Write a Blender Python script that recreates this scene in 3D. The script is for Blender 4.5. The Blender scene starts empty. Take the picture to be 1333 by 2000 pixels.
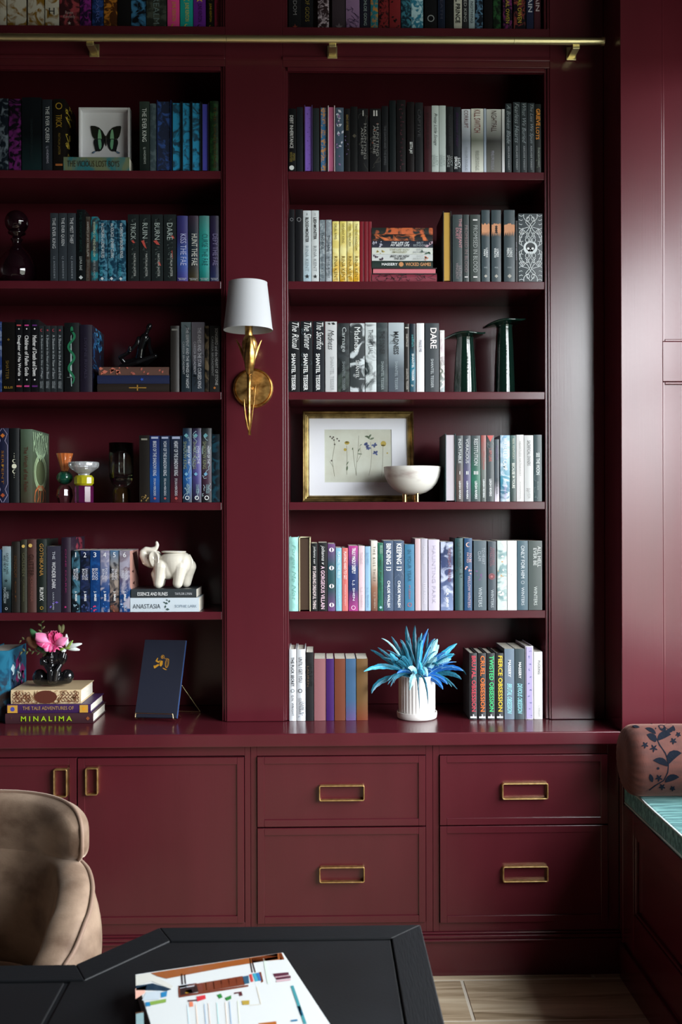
import bpy, bmesh, math, random
from mathutils import Vector, Matrix
random.seed(7)
# ---------------------------------------------------------------- camera, light, exposure
SC = bpy.context.scene
COL = SC.collection
H_CAM, D_CAM, FPX = 1.44, 3.3, 1980.0
YAW, ROLL = math.radians(1.19), 0.0027
FW = Vector((math.sin(YAW), math.cos(YAW), 0)); RT = Vector((math.cos(YAW), -math.sin(YAW), 0)); UP = Vector((0, 0, 1))
CAMP = Vector((0, -D_CAM, H_CAM))
RC = math.cos(ROLL)*RT - math.sin(ROLL)*UP
UC = math.sin(ROLL)*RT + math.cos(ROLL)*UP
cd = bpy.data.cameras.new('camera'); cam = bpy.data.objects.new('camera', cd); COL.objects.link(cam)
m = Matrix.Identity(4)
for i in range(3):
    m[i][0], m[i][1], m[i][2], m[i][3] = RC[i], UC[i], -FW[i], CAMP[i]
cam.matrix_world = m
cd.sensor_fit = 'VERTICAL'; cd.sensor_height = 36; cd.lens = FPX/2000*36; cd.clip_start = .05
cd.dof.use_dof = True; cd.dof.focus_distance = 3.28; cd.dof.aperture_fstop = 9
SC.camera = cam
vs = SC.view_settings
vs.view_transform = 'Standard'; vs.look = 'None'; vs.gamma = 1; vs.use_curve_mapping = False
vs.exposure = 0.72
SKY = 12.0
WIN = dict(x=1.40, y0=-3.60, y1=-.28, z0=.86, z1=2.90)      # window opening in the right wall
w = bpy.data.worlds.new('overcast_sky'); SC.world = w; w.use_nodes = True
nt = w.node_tree; nt.nodes.clear()
wo = nt.nodes.new('ShaderNodeOutputWorld'); bg = nt.nodes.new('ShaderNodeBackground')
tc = nt.nodes.new('ShaderNodeTexCoord'); sp = nt.nodes.new('ShaderNodeSeparateXYZ'); rp = nt.nodes.new('ShaderNodeValToRGB')
nt.links.new(tc.outputs['Generated'], sp.inputs[0]); nt.links.new(sp.outputs['Z'], rp.inputs[0])
nt.links.new(rp.outputs[0], bg.inputs[0]); nt.links.new(bg.outputs[0], wo.inputs[0])
rp.color_ramp.elements[0].position = 0.0; rp.color_ramp.elements[0].color = (.16, .17, .15, 1)
rp.color_ramp.elements[1].position = .06; rp.color_ramp.elements[1].color = (.93, .97, 1.0, 1)
bg.inputs[1].default_value = SKY
pl = bpy.data.lights.new('window_portal', 'AREA'); pl.shape = 'RECTANGLE'
pl.size = WIN['z1']-WIN['z0']; pl.size_y = WIN['y1']-WIN['y0']; pl.cycles.is_portal = True
po = bpy.data.objects.new('window_portal', pl); COL.objects.link(po)
po.location = (WIN['x']+.13, (WIN['y0']+WIN['y1'])/2, (WIN['z0']+WIN['z1'])/2); po.rotation_euler = (0, math.radians(90), 0)

# ---------------------------------------------------------------- pixel helpers (photo pixel -> point on a real plane)
def ray(u, v):
    x = (u-666.5)/FPX; y = (1000-v)/FPX
    return FW + x*RC + y*UC
def PY(u, v, Y):
    d = ray(u, v); t = (Y-CAMP.y)/d.y; return CAMP + t*d
def PZ(u, v, Z):
    d = ray(u, v); t = (Z-CAMP.z)/d.z; return CAMP + t*d
def PX_(u, v, X):
    d = ray(u, v); t = (X-CAMP.x)/d.x; return CAMP + t*d

# ---------------------------------------------------------------- materials
def lin(c):
    return c/12.92 if c <= .04045 else ((c+.055)/1.055)**2.4
def hexc(s, k=1.0):
    if len(s) == 3: s = ''.join(a+a for a in s)
    return tuple(min(1, k*lin(int(s[i:i+2], 16)/255)) for i in (0, 2, 4)) + (1,)
_M = {}
def newmat(name):
    mt = bpy.data.materials.new(name); mt.use_nodes = True
    return mt, mt.node_tree, mt.node_tree.nodes['Principled BSDF']
def N(nt, t, **kw):
    n = nt.nodes.new(t)
    for k, v in kw.items(): setattr(n, k, v)
    return n
def plain(name, c, rough=.5, metal=0, spec=.5, coat=0, sheen=0, bump=None, var=None, trans=0, ior=1.5, coords='Object', sheenc=None):
    """bump=(scale xyz, strength, distance)  var=(scale xyz, colour2, lo, hi)"""
    key = (name, str(c), rough, metal, trans)
    if key in _M: return _M[key]
    mt, nt, p = newmat(name)
    col = hexc(c) if isinstance(c, str) else tuple(c)+(1,)
    p.inputs['Base Color'].default_value = col; p.inputs['Roughness'].default_value = rough
    p.inputs['Metallic'].default_value = metal; p.inputs['Specular IOR Level'].default_value = spec
    p.inputs['Coat Weight'].default_value = coat; p.inputs['Sheen Weight'].default_value = sheen
    p.inputs['Sheen Roughness'].default_value = .35
    if sheenc: p.inputs['Sheen Tint'].default_value = hexc(sheenc)
    p.inputs['Transmission Weight'].default_value = trans; p.inputs['IOR'].default_value = ior
    if bump or var:
        tc = N(nt, 'ShaderNodeTexCoord')
    if bump:
        mp = N(nt, 'ShaderNodeMapping'); mp.inputs['Scale'].default_value = bump[0]
        nz = N(nt, 'ShaderNodeTexNoise'); nz.inputs['Scale'].default_value = 1; nz.inputs['Detail'].default_value = 3
        bp = N(nt, 'ShaderNodeBump'); bp.inputs['Strength'].default_value = bump[1]; bp.inputs['Distance'].default_value = bump[2]
        nt.links.new(tc.outputs[coords], mp.inputs[0]); nt.links.new(mp.outputs[0], nz.inputs['Vector'])
        nt.links.new(nz.outputs[0], bp.inputs['Height']); nt.links.new(bp.outputs[0], p.inputs['Normal'])
    if var:
        mp = N(nt, 'ShaderNodeMapping'); mp.inputs['Scale'].default_value = var[0]
        nz = N(nt, 'ShaderNodeTexNoise'); nz.inputs['Scale'].default_value = 1; nz.inputs['Detail'].default_value = 5
        cr = N(nt, 'ShaderNodeValToRGB'); cr.color_ramp.elements[0].position = var[2]; cr.color_ramp.elements[1].position = var[3]
        cr.color_ramp.elements[0].color = col; cr.color_ramp.elements[1].color = hexc(var[1])
        nt.links.new(tc.outputs[coords], mp.inputs[0]); nt.links.new(mp.outputs[0], nz.inputs['Vector'])
        nt.links.new(nz.outputs[0], cr.inputs[0]); nt.links.new(cr.outputs[0], p.inputs['Base Color'])
    _M[key] = mt
    return mt
PAINT_C = '521b24'
def paint(name='burgundy_paint', sc=(260, 260, 5), st=.14, rough=.22):
    return plain(name, PAINT_C, rough, bump=(sc, st, .0006), var=((9, 9, 2), '4b1820', .3, .8), spec=.6)
PV = paint(); PH = paint('burgundy_paint_horizontal', (5, 200, 200), .12)
def print_mat(spec, seed, rough=.42):
    """book cover print: 'a' plain, 'a/b@s' mottled, 'a>b>c' vertical bands of print, both together"""
    key = ('print', spec, rough)
    if seed > 900: spec = '/'.join('>'.join(''.join('%02x' % int(int((h if len(h) == 6 else ''.join(q+q for q in h))[i:i+2], 16)*.82) for i in (0, 2, 4)) for h in part.partition('@')[0].split('>'))+(('@'+part.partition('@')[2]) if '@' in part else '') for part in spec.split('/')); key = ('print', spec, rough)  # left-bay covers darkened: that bay's dimmer light put into the print colour
    if key in _M and '/' not in spec: return _M[key]
    mt, nt, p = newmat('book_cover_print'); p.inputs['Roughness'].default_value = rough
    body, _, mot = spec.partition('/')
    cols = body.split('>')
    src = None
    tc = N(nt, 'ShaderNodeTexCoord')
    if len(cols) > 1:
        s = N(nt, 'ShaderNodeSeparateXYZ'); nt.links.new(tc.outputs['Generated'], s.inputs[0])
        cr = N(nt, 'ShaderNodeValToRGB'); nt.links.new(s.outputs['Z'], cr.inputs[0])
        n = len(cols)
        while len(cr.color_ramp.elements) < n: cr.color_ramp.elements.new(.5)
        for i in range(n):
            cr.color_ramp.elements[i].position = i/(n-1)
        for i in range(n): cr.color_ramp.elements[i].color = hexc(cols[n-1-i])
        src = cr.outputs[0]
    else:
        p.inputs['Base Color'].default_value = hexc(cols[0])
    if mot:
        m2, _, sc = mot.partition('@'); sc = float(sc or 45)
        mp = N(nt, 'ShaderNodeMapping'); mp.inputs['Location'].default_value = (seed*3.1 % 17, seed*1.7 % 13, seed*2.3 % 11)
        nz = N(nt, 'ShaderNodeTexNoise'); nz.inputs['Scale'].default_value = sc; nz.inputs['Detail'].default_value = 4
        nz.inputs['Distortion'].default_value = 1.2
        cr = N(nt, 'ShaderNodeValToRGB'); cr.color_ramp.elements[0].position = .47; cr.color_ramp.elements[1].position = .60
        mx = N(nt, 'ShaderNodeMix', data_type='RGBA')
        nt.links.new(tc.outputs['Object'], mp.inputs[0]); nt.links.new(mp.outputs[0], nz.inputs['Vector'])
        nt.links.new(nz.outputs[0], cr.inputs[0]); nt.links.new(cr.outputs[0], mx.inputs[0])
        mx.inputs[6].default_value = hexc(cols[0]); mx.inputs[7].default_value = hexc(m2)
        if src: nt.links.new(src, mx.inputs[6])
        src = mx.outputs[2]
    if src: nt.links.new(src, p.inputs['Base Color'])
    _M[key] = mt
    return mt
PAPER = plain('paper_page_edges', 'e4dfd2', .8, var=((900, 30, 30), 'c9c2b2', .3, .7))

# ---------------------------------------------------------------- mesh helpers
class MB:
    def __init__(s): s.v = []; s.f = []
    def add(s, vs, fs):
        o = len(s.v); s.v += [tuple(a) for a in vs]; s.f += [tuple(i+o for i in f) for f in fs]; return s
    def box(s, x0, x1, y0, y1, z0, z1):
        return s.add([(x0,y0,z0),(x1,y0,z0),(x1,y1,z0),(x0,y1,z0),(x0,y0,z1),(x1,y0,z1),(x1,y1,z1),(x0,y1,z1)],
                     [(0,3,2,1),(4,5,6,7),(0,1,5,4),(1,2,6,5),(2,3,7,6),(3,0,4,7)])
    def prism(s, pts, fn, a, b):
        """pts: 2D outline, fn(p, t)->3D"""
        n = len(pts)
        return s.add([fn(p, a) for p in pts]+[fn(p, b) for p in pts],
                     [tuple(range(n))[::-1], tuple(range(n, 2*n))]+[(i, (i+1) % n, n+(i+1) % n, n+i) for i in range(n)])
    def lathe(s, prof, n=32, c=(0,0,0), cap=True, fn=None):
        vs = []
        for (r, z) in prof:
            for k in range(n):
                a = 2*math.pi*k/n; rr = r*(fn(a, z) if fn else 1)
                vs.append((c[0]+rr*math.cos(a), c[1]+rr*math.sin(a), c[2]+z))
        fs = []
        for i in range(len(prof)-1):
            for k in range(n):
                fs.append((i*n+k, i*n+(k+1) % n, (i+1)*n+(k+1) % n, (i+1)*n+k))
        if cap:
            fs.append(tuple(range(n))[::-1]); fs.append(tuple((len(prof)-1)*n+k for k in range(n)))
        return s.add(vs, fs)
    def tube(s, pts, r, n=8, cap=True, flat=1.0):
        pts = [Vector(p) for p in pts]; rs = r if isinstance(r, (list, tuple)) else [r]*len(pts)
        vs = []; up = None
        for i, p in enumerate(pts):
            t = (pts[min(i+1, len(pts)-1)]-pts[max(i-1, 0)]).normalized()
            if up is None: up = t.orthogonal().normalized()
            up = (up - t*up.dot(t)).normalized(); sd = t.cross(up)
            for k in range(n):
                a = 2*math.pi*k/n
                vs.append(p + rs[i]*(math.cos(a)*up + flat*math.sin(a)*sd))
        fs = [(i*n+k, i*n+(k+1) % n, (i+1)*n+(k+1) % n, (i+1)*n+k) for i in range(len(pts)-1) for k in range(n)]
        if cap: fs += [tuple(range(n))[::-1], tuple((len(pts)-1)*n+k for k in range(n))]
        return s.add(vs, fs)
    def ball(s, c, r, n=16, m=10, R=None):
        r = r if isinstance(r, (list, tuple)) else (r, r, r)
        vs = []; c = Vector(c)
        for i in range(m+1):
            th = math.pi*i/m
            for k in range(n):
                a = 2*math.pi*k/n
                q = Vector((r[0]*math.sin(th)*math.cos(a), r[1]*math.sin(th)*math.sin(a), r[2]*math.cos(th)))
                if R: q = R @ q
                vs.append(c+q)
        fs = [(i*n+k, (i+1)*n+k, (i+1)*n+(k+1) % n, i*n+(k+1) % n) for i in range(m) for k in range(n)]
        return s.add(vs, fs)
    def grid(s, fn, nu, nv, closeu=False):
        vs = [fn(i/nu, j/nv) for j in range(nv+1) for i in range(nu + (0 if closeu else 1))]
        w = nu if closeu else nu+1
        fs = [(j*w+i, j*w+(i+1) % w, (j+1)*w+(i+1) % w, (j+1)*w+i) for j in range(nv) for i in range(nu)]
        return s.add(vs, fs)
    def mesh(s, name, smooth=False, merge=False):
        me = bpy.data.meshes.new(name); me.from_pydata(s.v, [], s.f)
        if merge or smooth:
            bm = bmesh.new(); bm.from_mesh(me)
            bmesh.ops.remove_doubles(bm, verts=bm.verts, dist=1e-6)
            bmesh.ops.recalc_face_normals(bm, faces=bm.faces)
            bm.to_mesh(me); bm.free()
        if smooth:
            for p in me.polygons: p.use_smooth = True
        return me
    def build(s, name, mat, parent=None, smooth=False, bevel=0, seg=2, loc=None, solid=0, sub=0, auto=None):
        me = s.mesh(name, smooth)
        me.materials.append(mat)
        o = bpy.data.objects.new(name, me); COL.objects.link(o)
        if parent: o.parent = parent
        if loc is not None: o.location = loc
        if solid:
            q = o.modifiers.new('Solidify', 'SOLIDIFY'); q.thickness = solid; q.offset = 0
        if sub:
            q = o.modifiers.new('Subdivision', 'SUBSURF'); q.levels = sub; q.render_levels = sub
        if bevel:
            q = o.modifiers.new('Bevel', 'BEVEL'); q.width = bevel; q.segments = seg; q.limit_method = 'ANGLE'
            q.harden_normals = False
        if auto:
            me.set_sharp_from_angle(angle=math.radians(auto))
        return o
def empty(name, loc=(0,0,0), rz=0):
    o = bpy.data.objects.new(name, None); COL.objects.link(o); o.location = loc; o.rotation_euler = (0, 0, rz)
    o.empty_display_size = .05
    return o
def tag(o, label=None, cat=None, group=None, kind=None):
    if label: o['label'] = label
    if cat: o['category'] = cat
    if group: o['group'] = group
    if kind: o['kind'] = kind
    return o
def thing(name, label, cat, loc=(0,0,0), rz=0, group=None):
    return tag(empty(name, loc, rz), label, cat, group)
def baked(mb, name, mat, parent=None, voxel=.0012, smooth=4, loc=None, factor=.5):
    """union of overlapping shapes melted into ONE continuous surface"""
    me = mb.mesh(name, False, True); o = bpy.data.objects.new(name, me); COL.objects.link(o)
    q = o.modifiers.new('r', 'REMESH'); q.mode = 'VOXEL'; q.voxel_size = voxel; q.use_smooth_shade = True
    q = o.modifiers.new('s', 'SMOOTH'); q.factor = factor; q.iterations = smooth
    dg = bpy.context.evaluated_depsgraph_get()
    nm = bpy.data.meshes.new_from_object(o.evaluated_get(dg))
    o.modifiers.clear(); o.data = nm; bpy.data.meshes.remove(me); nm.name = name
    nm.materials.clear(); nm.materials.append(mat)
    for p in nm.polygons: p.use_smooth = True
    if parent: o.parent = parent
    if loc is not None: o.location = loc
    return o
# flat print: polygons and strokes drawn in a 2D frame and laid on a surface
class Art:
    def __init__(s, fn, k=1.0): s.fn = fn; s.mb = MB(); s.n = 0; s.k = k      # k: height/width ratio of the frame, so strokes keep an even width
    def poly(s, pts):
        s.n += 1
        s.mb.add([s.fn(*p) for p in pts], [tuple(range(len(pts)))]); return s
    def stroke(s, pts, w, taper=False):
        s.n += 1
        n = len(pts); L = []; R = []
        for i, p in enumerate(pts):
            a = pts[max(0, i-1)]; b = pts[min(n-1, i+1)]
            dx, dy = b[0]-a[0], (b[1]-a[1])*s.k; l = math.hypot(dx, dy) or 1
            ww = (w[i] if isinstance(w, (list, tuple)) else w)/2
            if taper: ww *= .25+.75*math.sin(math.pi*min(1, (i+.5)/n))
            L.append(s.fn(p[0]-dy/l*ww, p[1]+dx/l*ww/s.k)); R.append(s.fn(p[0]+dy/l*ww, p[1]-dx/l*ww/s.k))
        s.mb.add(L+R, [(i, i+1, n+i+1, n+i) for i in range(n-1)]); return s
    def disc(s, c, r, n=14, ry=None):
        ry = ry or r
        return s.poly([(c[0]+r*math.cos(2*math.pi*k/n), c[1]+ry*math.sin(2*math.pi*k/n)) for k in range(n)])
    def ring(s, c, r, w, n=20, a0=0, a1=360, ry=None):
        ry = ry or r
        return s.stroke([(c[0]+r*math.cos(math.radians(a0+(a1-a0)*k/n)), c[1]+ry*math.sin(math.radians(a0+(a1-a0)*k/n))) for k in range(n+1)], w)
    def leaf(s, a, b, w, n=6, bend=0):
        dx, dy = b[0]-a[0], b[1]-a[1]; l = math.hypot(dx, dy) or 1; nx, ny = -dy/l, dx/l
        P = []; W = []
        for i in range(n+1):
            t = i/n; k = bend*l*math.sin(math.pi*t)
            P.append((a[0]+dx*t+nx*k, a[1]+dy*t+ny*k)); W.append(max(.02*w, w*math.sin(math.pi*min(1, max(0, .04+t*.95)))**.8))
        return s.stroke(P, W)
    def build(s, name, mat, parent=None):
        o = s.mb.build(name, mat, parent)
        if s.n > 1: o['kind'] = 'stuff'
        return o
def inkm(c): return plain('printed_ink', c, .45)
# lettering from the built-in font, flattened to a mesh
_T = {}
def glyphs(text, style=''):
    key = (text, style)
    if key in _T: return _T[key]
    cu = bpy.data.curves.new('lettering', 'FONT'); cu.body = text; cu.resolution_u = 2
    if 'b' in style: cu.offset = .018
    if 't' in style: cu.offset = -.006
    if 'i' in style: cu.shear = .35
    if '2' in style: cu.space_line = .85; cu.align_x = 'CENTER'
    if 'w' in style: cu.space_character = 1.35
    o = bpy.data.objects.new('lettering', cu); COL.objects.link(o)
    dg = bpy.context.evaluated_depsgraph_get(); dg.update()
    me = bpy.data.meshes.new_from_object(o.evaluated_get(dg))
    vs = [tuple(v.co) for v in me.vertices]; fs = [tuple(p.vertices) for p in me.polygons]
    bpy.data.objects.remove(o); bpy.data.curves.remove(cu); bpy.data.meshes.remove(me)
    if not vs: vs = [(0,0,0),(1,0,0),(0,1,0)]; fs = [(0,1,2)]
    x0 = min(v[0] for v in vs); x1 = max(v[0] for v in vs); y0 = min(v[1] for v in vs); y1 = max(v[1] for v in vs)
    _T[key] = ([((v[0]-x0)/(x1-x0 or 1), (v[1]-y0)/(y1-y0 or 1)) for v in vs], fs)
    return _T[key]
ORD = ['zeroth','first','second','third','fourth','fifth','sixth','seventh','eighth','ninth','tenth','eleventh','twelfth','thirteenth','fourteenth','fifteenth','sixteenth','seventeenth','eighteenth','nineteenth','twentieth','twenty-first','twenty-second','twenty-third','twenty-fourth','twenty-fifth','twenty-sixth','twenty-seventh','twenty-eighth','twenty-ninth','thirtieth','thirty-first']
# ---------------------------------------------------------------- the room shell
RX, LX, BY, FY, CZ = WIN['x'], -2.6, .42, -5.6, 3.45
wallp = plain('dark_burgundy_wall', '260e13', .55, bump=((60, 60, 60), .1, .001))
ceilp = plain('ceiling_paint', '241214', .7)
def struct(mb, name, mat, **k):
    return tag(mb.build(name, mat, **k), kind='structure')
struct(MB().box(LX-.1, RX+.15, BY, BY+.1, 0, CZ), 'wall_back', wallp)
struct(MB().box(LX-.1, LX, FY, BY, 0, CZ), 'wall_left', wallp)
struct(MB().box(LX-.1, RX+.15, FY-.1, FY, 0, CZ), 'wall_front', wallp)
struct(MB().box(LX-.1, RX+.15, FY-.1, BY+.1, CZ, CZ+.1), 'ceiling', ceilp)
W = WIN; T = .15
struct(MB().box(RX, RX+T, FY, W['y0'], 0, CZ).box(RX, RX+T, W['y1'], BY, 0, CZ).box(RX, RX+T, W['y0'], W['y1'], 0, W['z0']).box(RX, RX+T, W['y0'], W['y1'], W['z1'], CZ), 'wall_right', PV)
win = tag(empty('window_1', (RX+.07, (W['y0']+W['y1'])/2, W['z0'])), kind='structure')
wf = plain('window_frame_paint', '2a1418', .35)
ym = -1.08
def wbar(nm, y0, y1, z0, z1, a=.0, b=.05):
    MB().box(RX+.05+a, RX+.05+b, y0, y1, z0, z1).build(nm, wf, win, loc=-Vector(win.location), bevel=.003)
wbar('window_frame', W['y0'], W['y1'], W['z0'], W['z0']+.045); wbar('window_frame', W['y0'], W['y1'], W['z1']-.045, W['z1'])
wbar('window_frame', W['y0'], W['y0']+.045, W['z0']+.045, W['z1']-.045); wbar('window_frame', W['y1']-.045, W['y1'], W['z0']+.045, W['z1']-.045)
wbar('mullion', ym-.03, ym+.03, W['z0']+.045, W['z1']-.045)
for (ya, yb) in ((W['y0']+.045, ym-.03), (ym+.03, W['y1']-.045)):
    wbar('glazing_bar', ya, yb, 1.98, 2.0, .01, .04)
gl, gnt, gp = newmat('window_glass')
gnt.nodes.remove(gp); tr = N(gnt, 'ShaderNodeBsdfTransparent'); gg = N(gnt, 'ShaderNodeBsdfGlossy'); gg.inputs['Roughness'].default_value = .02
mx = N(gnt, 'ShaderNodeMixShader'); mx.inputs[0].default_value = .04
gnt.links.new(tr.outputs[0], mx.inputs[1]); gnt.links.new(gg.outputs[0], mx.inputs[2])
gnt.links.new(mx.outputs[0], gnt.nodes['Material Output'].inputs[0])
for (ya, yb) in ((W['y0']+.045, ym-.03), (ym+.03, W['y1']-.045)):
    MB().box(RX+.072, RX+.076, ya, yb, W['z0']+.045, W['z1']-.045).build('window_pane', gl, win, loc=-Vector(win.location))
struct(MB().box(RX-.05, RX+.05, W['y0']-.05, W['y1']+.05, W['z0']-.03, W['z0']), 'trim_1', PV, bevel=.004)

# unseen overhang added outside the window to block the high sky
struct(MB().box(RX+T+.001, RX+T+.62, W['y0']-1.0, W['y1']+1.0, 3.06, 3.14), 'sky_blocker', plain('sky_blocker_grey', '6a6460', .8))
# floor: wood-look planks with pale grout
fl = tag(empty('floor', (0, 0, 0)), kind='structure')
grout = plain('pale_grout', 'd8d0c0', .9, bump=((200, 200, 200), .3, .001))
MB().box(LX, RX, FY, BY, -.06, -.0025).build('grout_bed', grout, fl)
def wood(name, a, b, c, seed):
    mt, nt, p = newmat(name); p.inputs['Roughness'].default_value = .42
    tc = N(nt, 'ShaderNodeTexCoord'); mp = N(nt, 'ShaderNodeMapping'); mp.inputs['Scale'].default_value = (1.6, 16, 16); mp.inputs['Location'].default_value = (seed, seed*2, 0)
    n1 = N(nt, 'ShaderNodeTexNoise'); n1.inputs['Scale'].default_value = 1.6; n1.inputs['Detail'].default_value = 7; n1.inputs['Distortion'].default_value = .9
    cr = N(nt, 'ShaderNodeValToRGB'); e = cr.color_ramp.elements; e[0].position = .32; e[0].color = hexc(a); e[1].position = .7; e[1].color = hexc(c)
    k = e.new(.5); k.color = hexc(b)
    nt.links.new(tc.outputs['Object'], mp.inputs[0]); nt.links.new(mp.outputs[0], n1.inputs['Vector']); nt.links.new(n1.outputs[0], cr.inputs[0]); nt.links.new(cr.outputs[0], p.inputs['Base Color'])
    bp = N(nt, 'ShaderNodeBump'); bp.inputs['Strength'].default_value = .15; bp.inputs['Distance'].default_value = .002
    nt.links.new(n1.outputs[0], bp.inputs['Height']); nt.links.new(bp.outputs[0], p.inputs['Normal'])
    return mt
planks = [wood('wood_look_plank', '8a775c', 'b8a488', 'd4c4a8', s) for s in (1.0, 4.3, 7.9)]
pw, plen = .249, 1.22
yy = -.191+.249
r = 0
while yy - pw > -2.2:
    off = (.432 if r == 1 else .432+.41*((r*2) % 3+1))
    x = off - 4*plen
    while x < RX:
        xa, xb = max(x+.0045, LX), min(x+plen-.0045, RX)
        if xb-xa > .05 and xb > -.9:
            MB().box(xa, xb, yy-pw+.0045, yy-.0045, -.012, 0).build('plank', planks[(r*5+int(x*10)) % 3], fl, bevel=.0015, seg=1)
        x += plen
    yy -= pw; r += 1
xs = MB(); y2 = yy
while y2 - pw > FY:
    x = LX + (r % 3)*.4
    while x < RX:
        xs.box(x+.003, min(x+plen-.003, RX), y2-pw+.003, y2-.003, -.012, 0); x += plen
    y2 -= pw; r += 1
xs.build('far_planks', planks[0], fl)['kind'] = 'stuff'

# ---------------------------------------------------------------- built-in bookcase
def X0(u, v=700, Y=0.0): return PY(u, v, Y).x
def Z0(v, u=626, Y=0.0): return PY(u, v, Y).z
ZC = PY(560, 1409, 0).z                 # counter top surface
XR_END = PY(1214.5, 1100, -.183).x        # where the bookcase meets the panelled return
bk = thing('built_in_bookcase', 'burgundy painted floor to ceiling shelving with two bays of books', 'bookcase', (0, 0, ZC+.0008))
def bp_(mb, name, mat=PV, **k): return mb.build(name, mat, bk, loc=-Vector(bk.location), **k)
xa, xb = X0(441.5), X0(553.5)           # centre stile
xc = X0(1076)                           # right stile left edge
xl = xa-(xc-xb)                         # far left bay opening
BD = .29                                # inner depth
FT = .022
zt = Z0(53); zo = Z0(130)               # shelf level above rail, opening top below the rail
bead = X0(563)-xb
ztop = CZ-.004
for (p, q) in ((xl-.19, xl), (xa, xb), (xc, XR_END-.001)):
    bp_(MB().box(p, q, 0, FT, ZC+.001, ztop), 'stile', bevel=.0012)
for (p, q) in ((xl, xa), (xb, xc)):
    bp_(MB().box(p+.0003, q-.0003, 0.0005, FT, zo, zt), 'rail', PH, bevel=.0012)
    bp_(MB().box(p, q, -.006, .0005, Z0(118), Z0(112)), 'rail_bead', PH, bevel=.002)
    bp_(MB().box(p+.0005, q-.0005, 0, FT, 3.36, ztop), 'rail', PH, bevel=.0012)
    # stepped inner bead round each opening
    for (z0, z1) in ((ZC+.0015, zo-.0003), (zt+.0003, 3.36-.0003)):
        for sx, e in ((1, p), (-1, q)):
            for a, b, y in ((0, .45, .004), (.45, 1, .011)):
                x0_, x1_ = sorted((e+sx*bead*a, e+sx*bead*b))
                bp_(MB().box(x0_, x1_, y, FT+.004, z0, z1), 'bead', bevel=.0012)
        if z0 < 1.5:
            bp_(MB().box(p+bead, q-bead, .004, FT, z1-.012, z1), 'bead', PH, bevel=.0012)
    # side panels, back panel
    for sx, e in ((1, p+bead), (-1, q-bead)):
        x0_, x1_ = sorted((e, e-sx*.018)); bp_(MB().box(x0_, x1_, FT+.0045, BD, ZC+.001, ztop), 'side_panel')
    bp_(MB().box(p-.03, q+.03, BD+.0005, BD+.02, ZC+.001, ztop), 'back_panel')
SH = {}
rows_v = {0: 54.5, 1: 336.2, 2: 550.0, 3: 765.0, 4: 979.5, 5: 1192.0}
for r_, v_ in rows_v.items():
    SH[r_] = PY(1040, v_, .012).z if r_ else Z0(54)
    if r_:
        for (p, q) in ((xl, xa), (xb, xc)):
            bp_(MB().box(p+bead+.0008, q-bead-.0008, .012, BD-.001, SH[r_]-.0258, SH[r_]-.0003), 'shelf', PH, bevel=.0015)
    else:
        for (p, q) in ((xl, xa), (xb, xc)):
            bp_(MB().box(p+bead+.0008, q-bead-.0008, FT+.001, BD-.001, SH[r_]-.026, SH[r_]-.0004), 'shelf', PH)
SH[6] = ZC

# return wall of the window nook (panelled, faces the camera)
YN = -.186
nk = tag(empty('wall_nook', (XR_END, YN, 0)), kind='structure')
def nb(mb, name, mat=PV, **k): return mb.build(name, mat, nk, loc=-Vector(nk.location), **k)
nb(MB().box(XR_END, RX-.001, YN+.012, BY-.001, 0.0, CZ-.001), 'return_wall')
xs1 = PY(1295, 700, YN).x; zr0, zr1 = PY(1320, 745, YN).z, PY(1320, 667, YN).z
nb(MB().box(XR_END, xs1, YN, YN+.0115, 0, CZ-.002), 'stile', bevel=.0015)
nb(MB().box(xs1+.0004, RX-.002, YN+.0002, YN+.0115, zr0, zr1), 'rail', PH, bevel=.0015)
def frame_mould(x0, x1, z0, z1):
    t = .008
    for a in (MB().box(x0, x0+t, YN+.004, YN+.0116, z0, z1), MB().box(x0+t, x1, YN+.004, YN+.0116, z0, z0+t), MB().box(x0+t, x1, YN+.004, YN+.0116, z1-t, z1)):
        nb(a, 'panel_moulding', bevel=.002)
frame_mould(xs1+.0005, RX-.003, zr1+.0005, 3.2); frame_mould(xs1+.0005, RX-.003, .70, zr0-.0005)

# ---------------------------------------------------------------- countertop and base cabinets
CY = -.183; FYC = -.152
ct = MB().box(LX+.001, XR_END-.001, CY, .3, ZC-(PY(600,1460,CY).z*0+.0405), ZC-.0004)
tag(ct.build('countertop', PH, bevel=.003), 'burgundy painted countertop ledge running under both shelf bays', 'countertop')
ZB = ZC-.041
def cab_z(v, u=640): return PY(u, v, FYC).z
def cab_x(u, v=1600): return PY(u, v, FYC).x
zbot = cab_z(1812, 650)      # top of the plinth
zr_ = cab_z(1476, 650)
bounds = [LX+.02, cab_x(-195), cab_x(490), cab_x(846), XR_END-.001]
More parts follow.
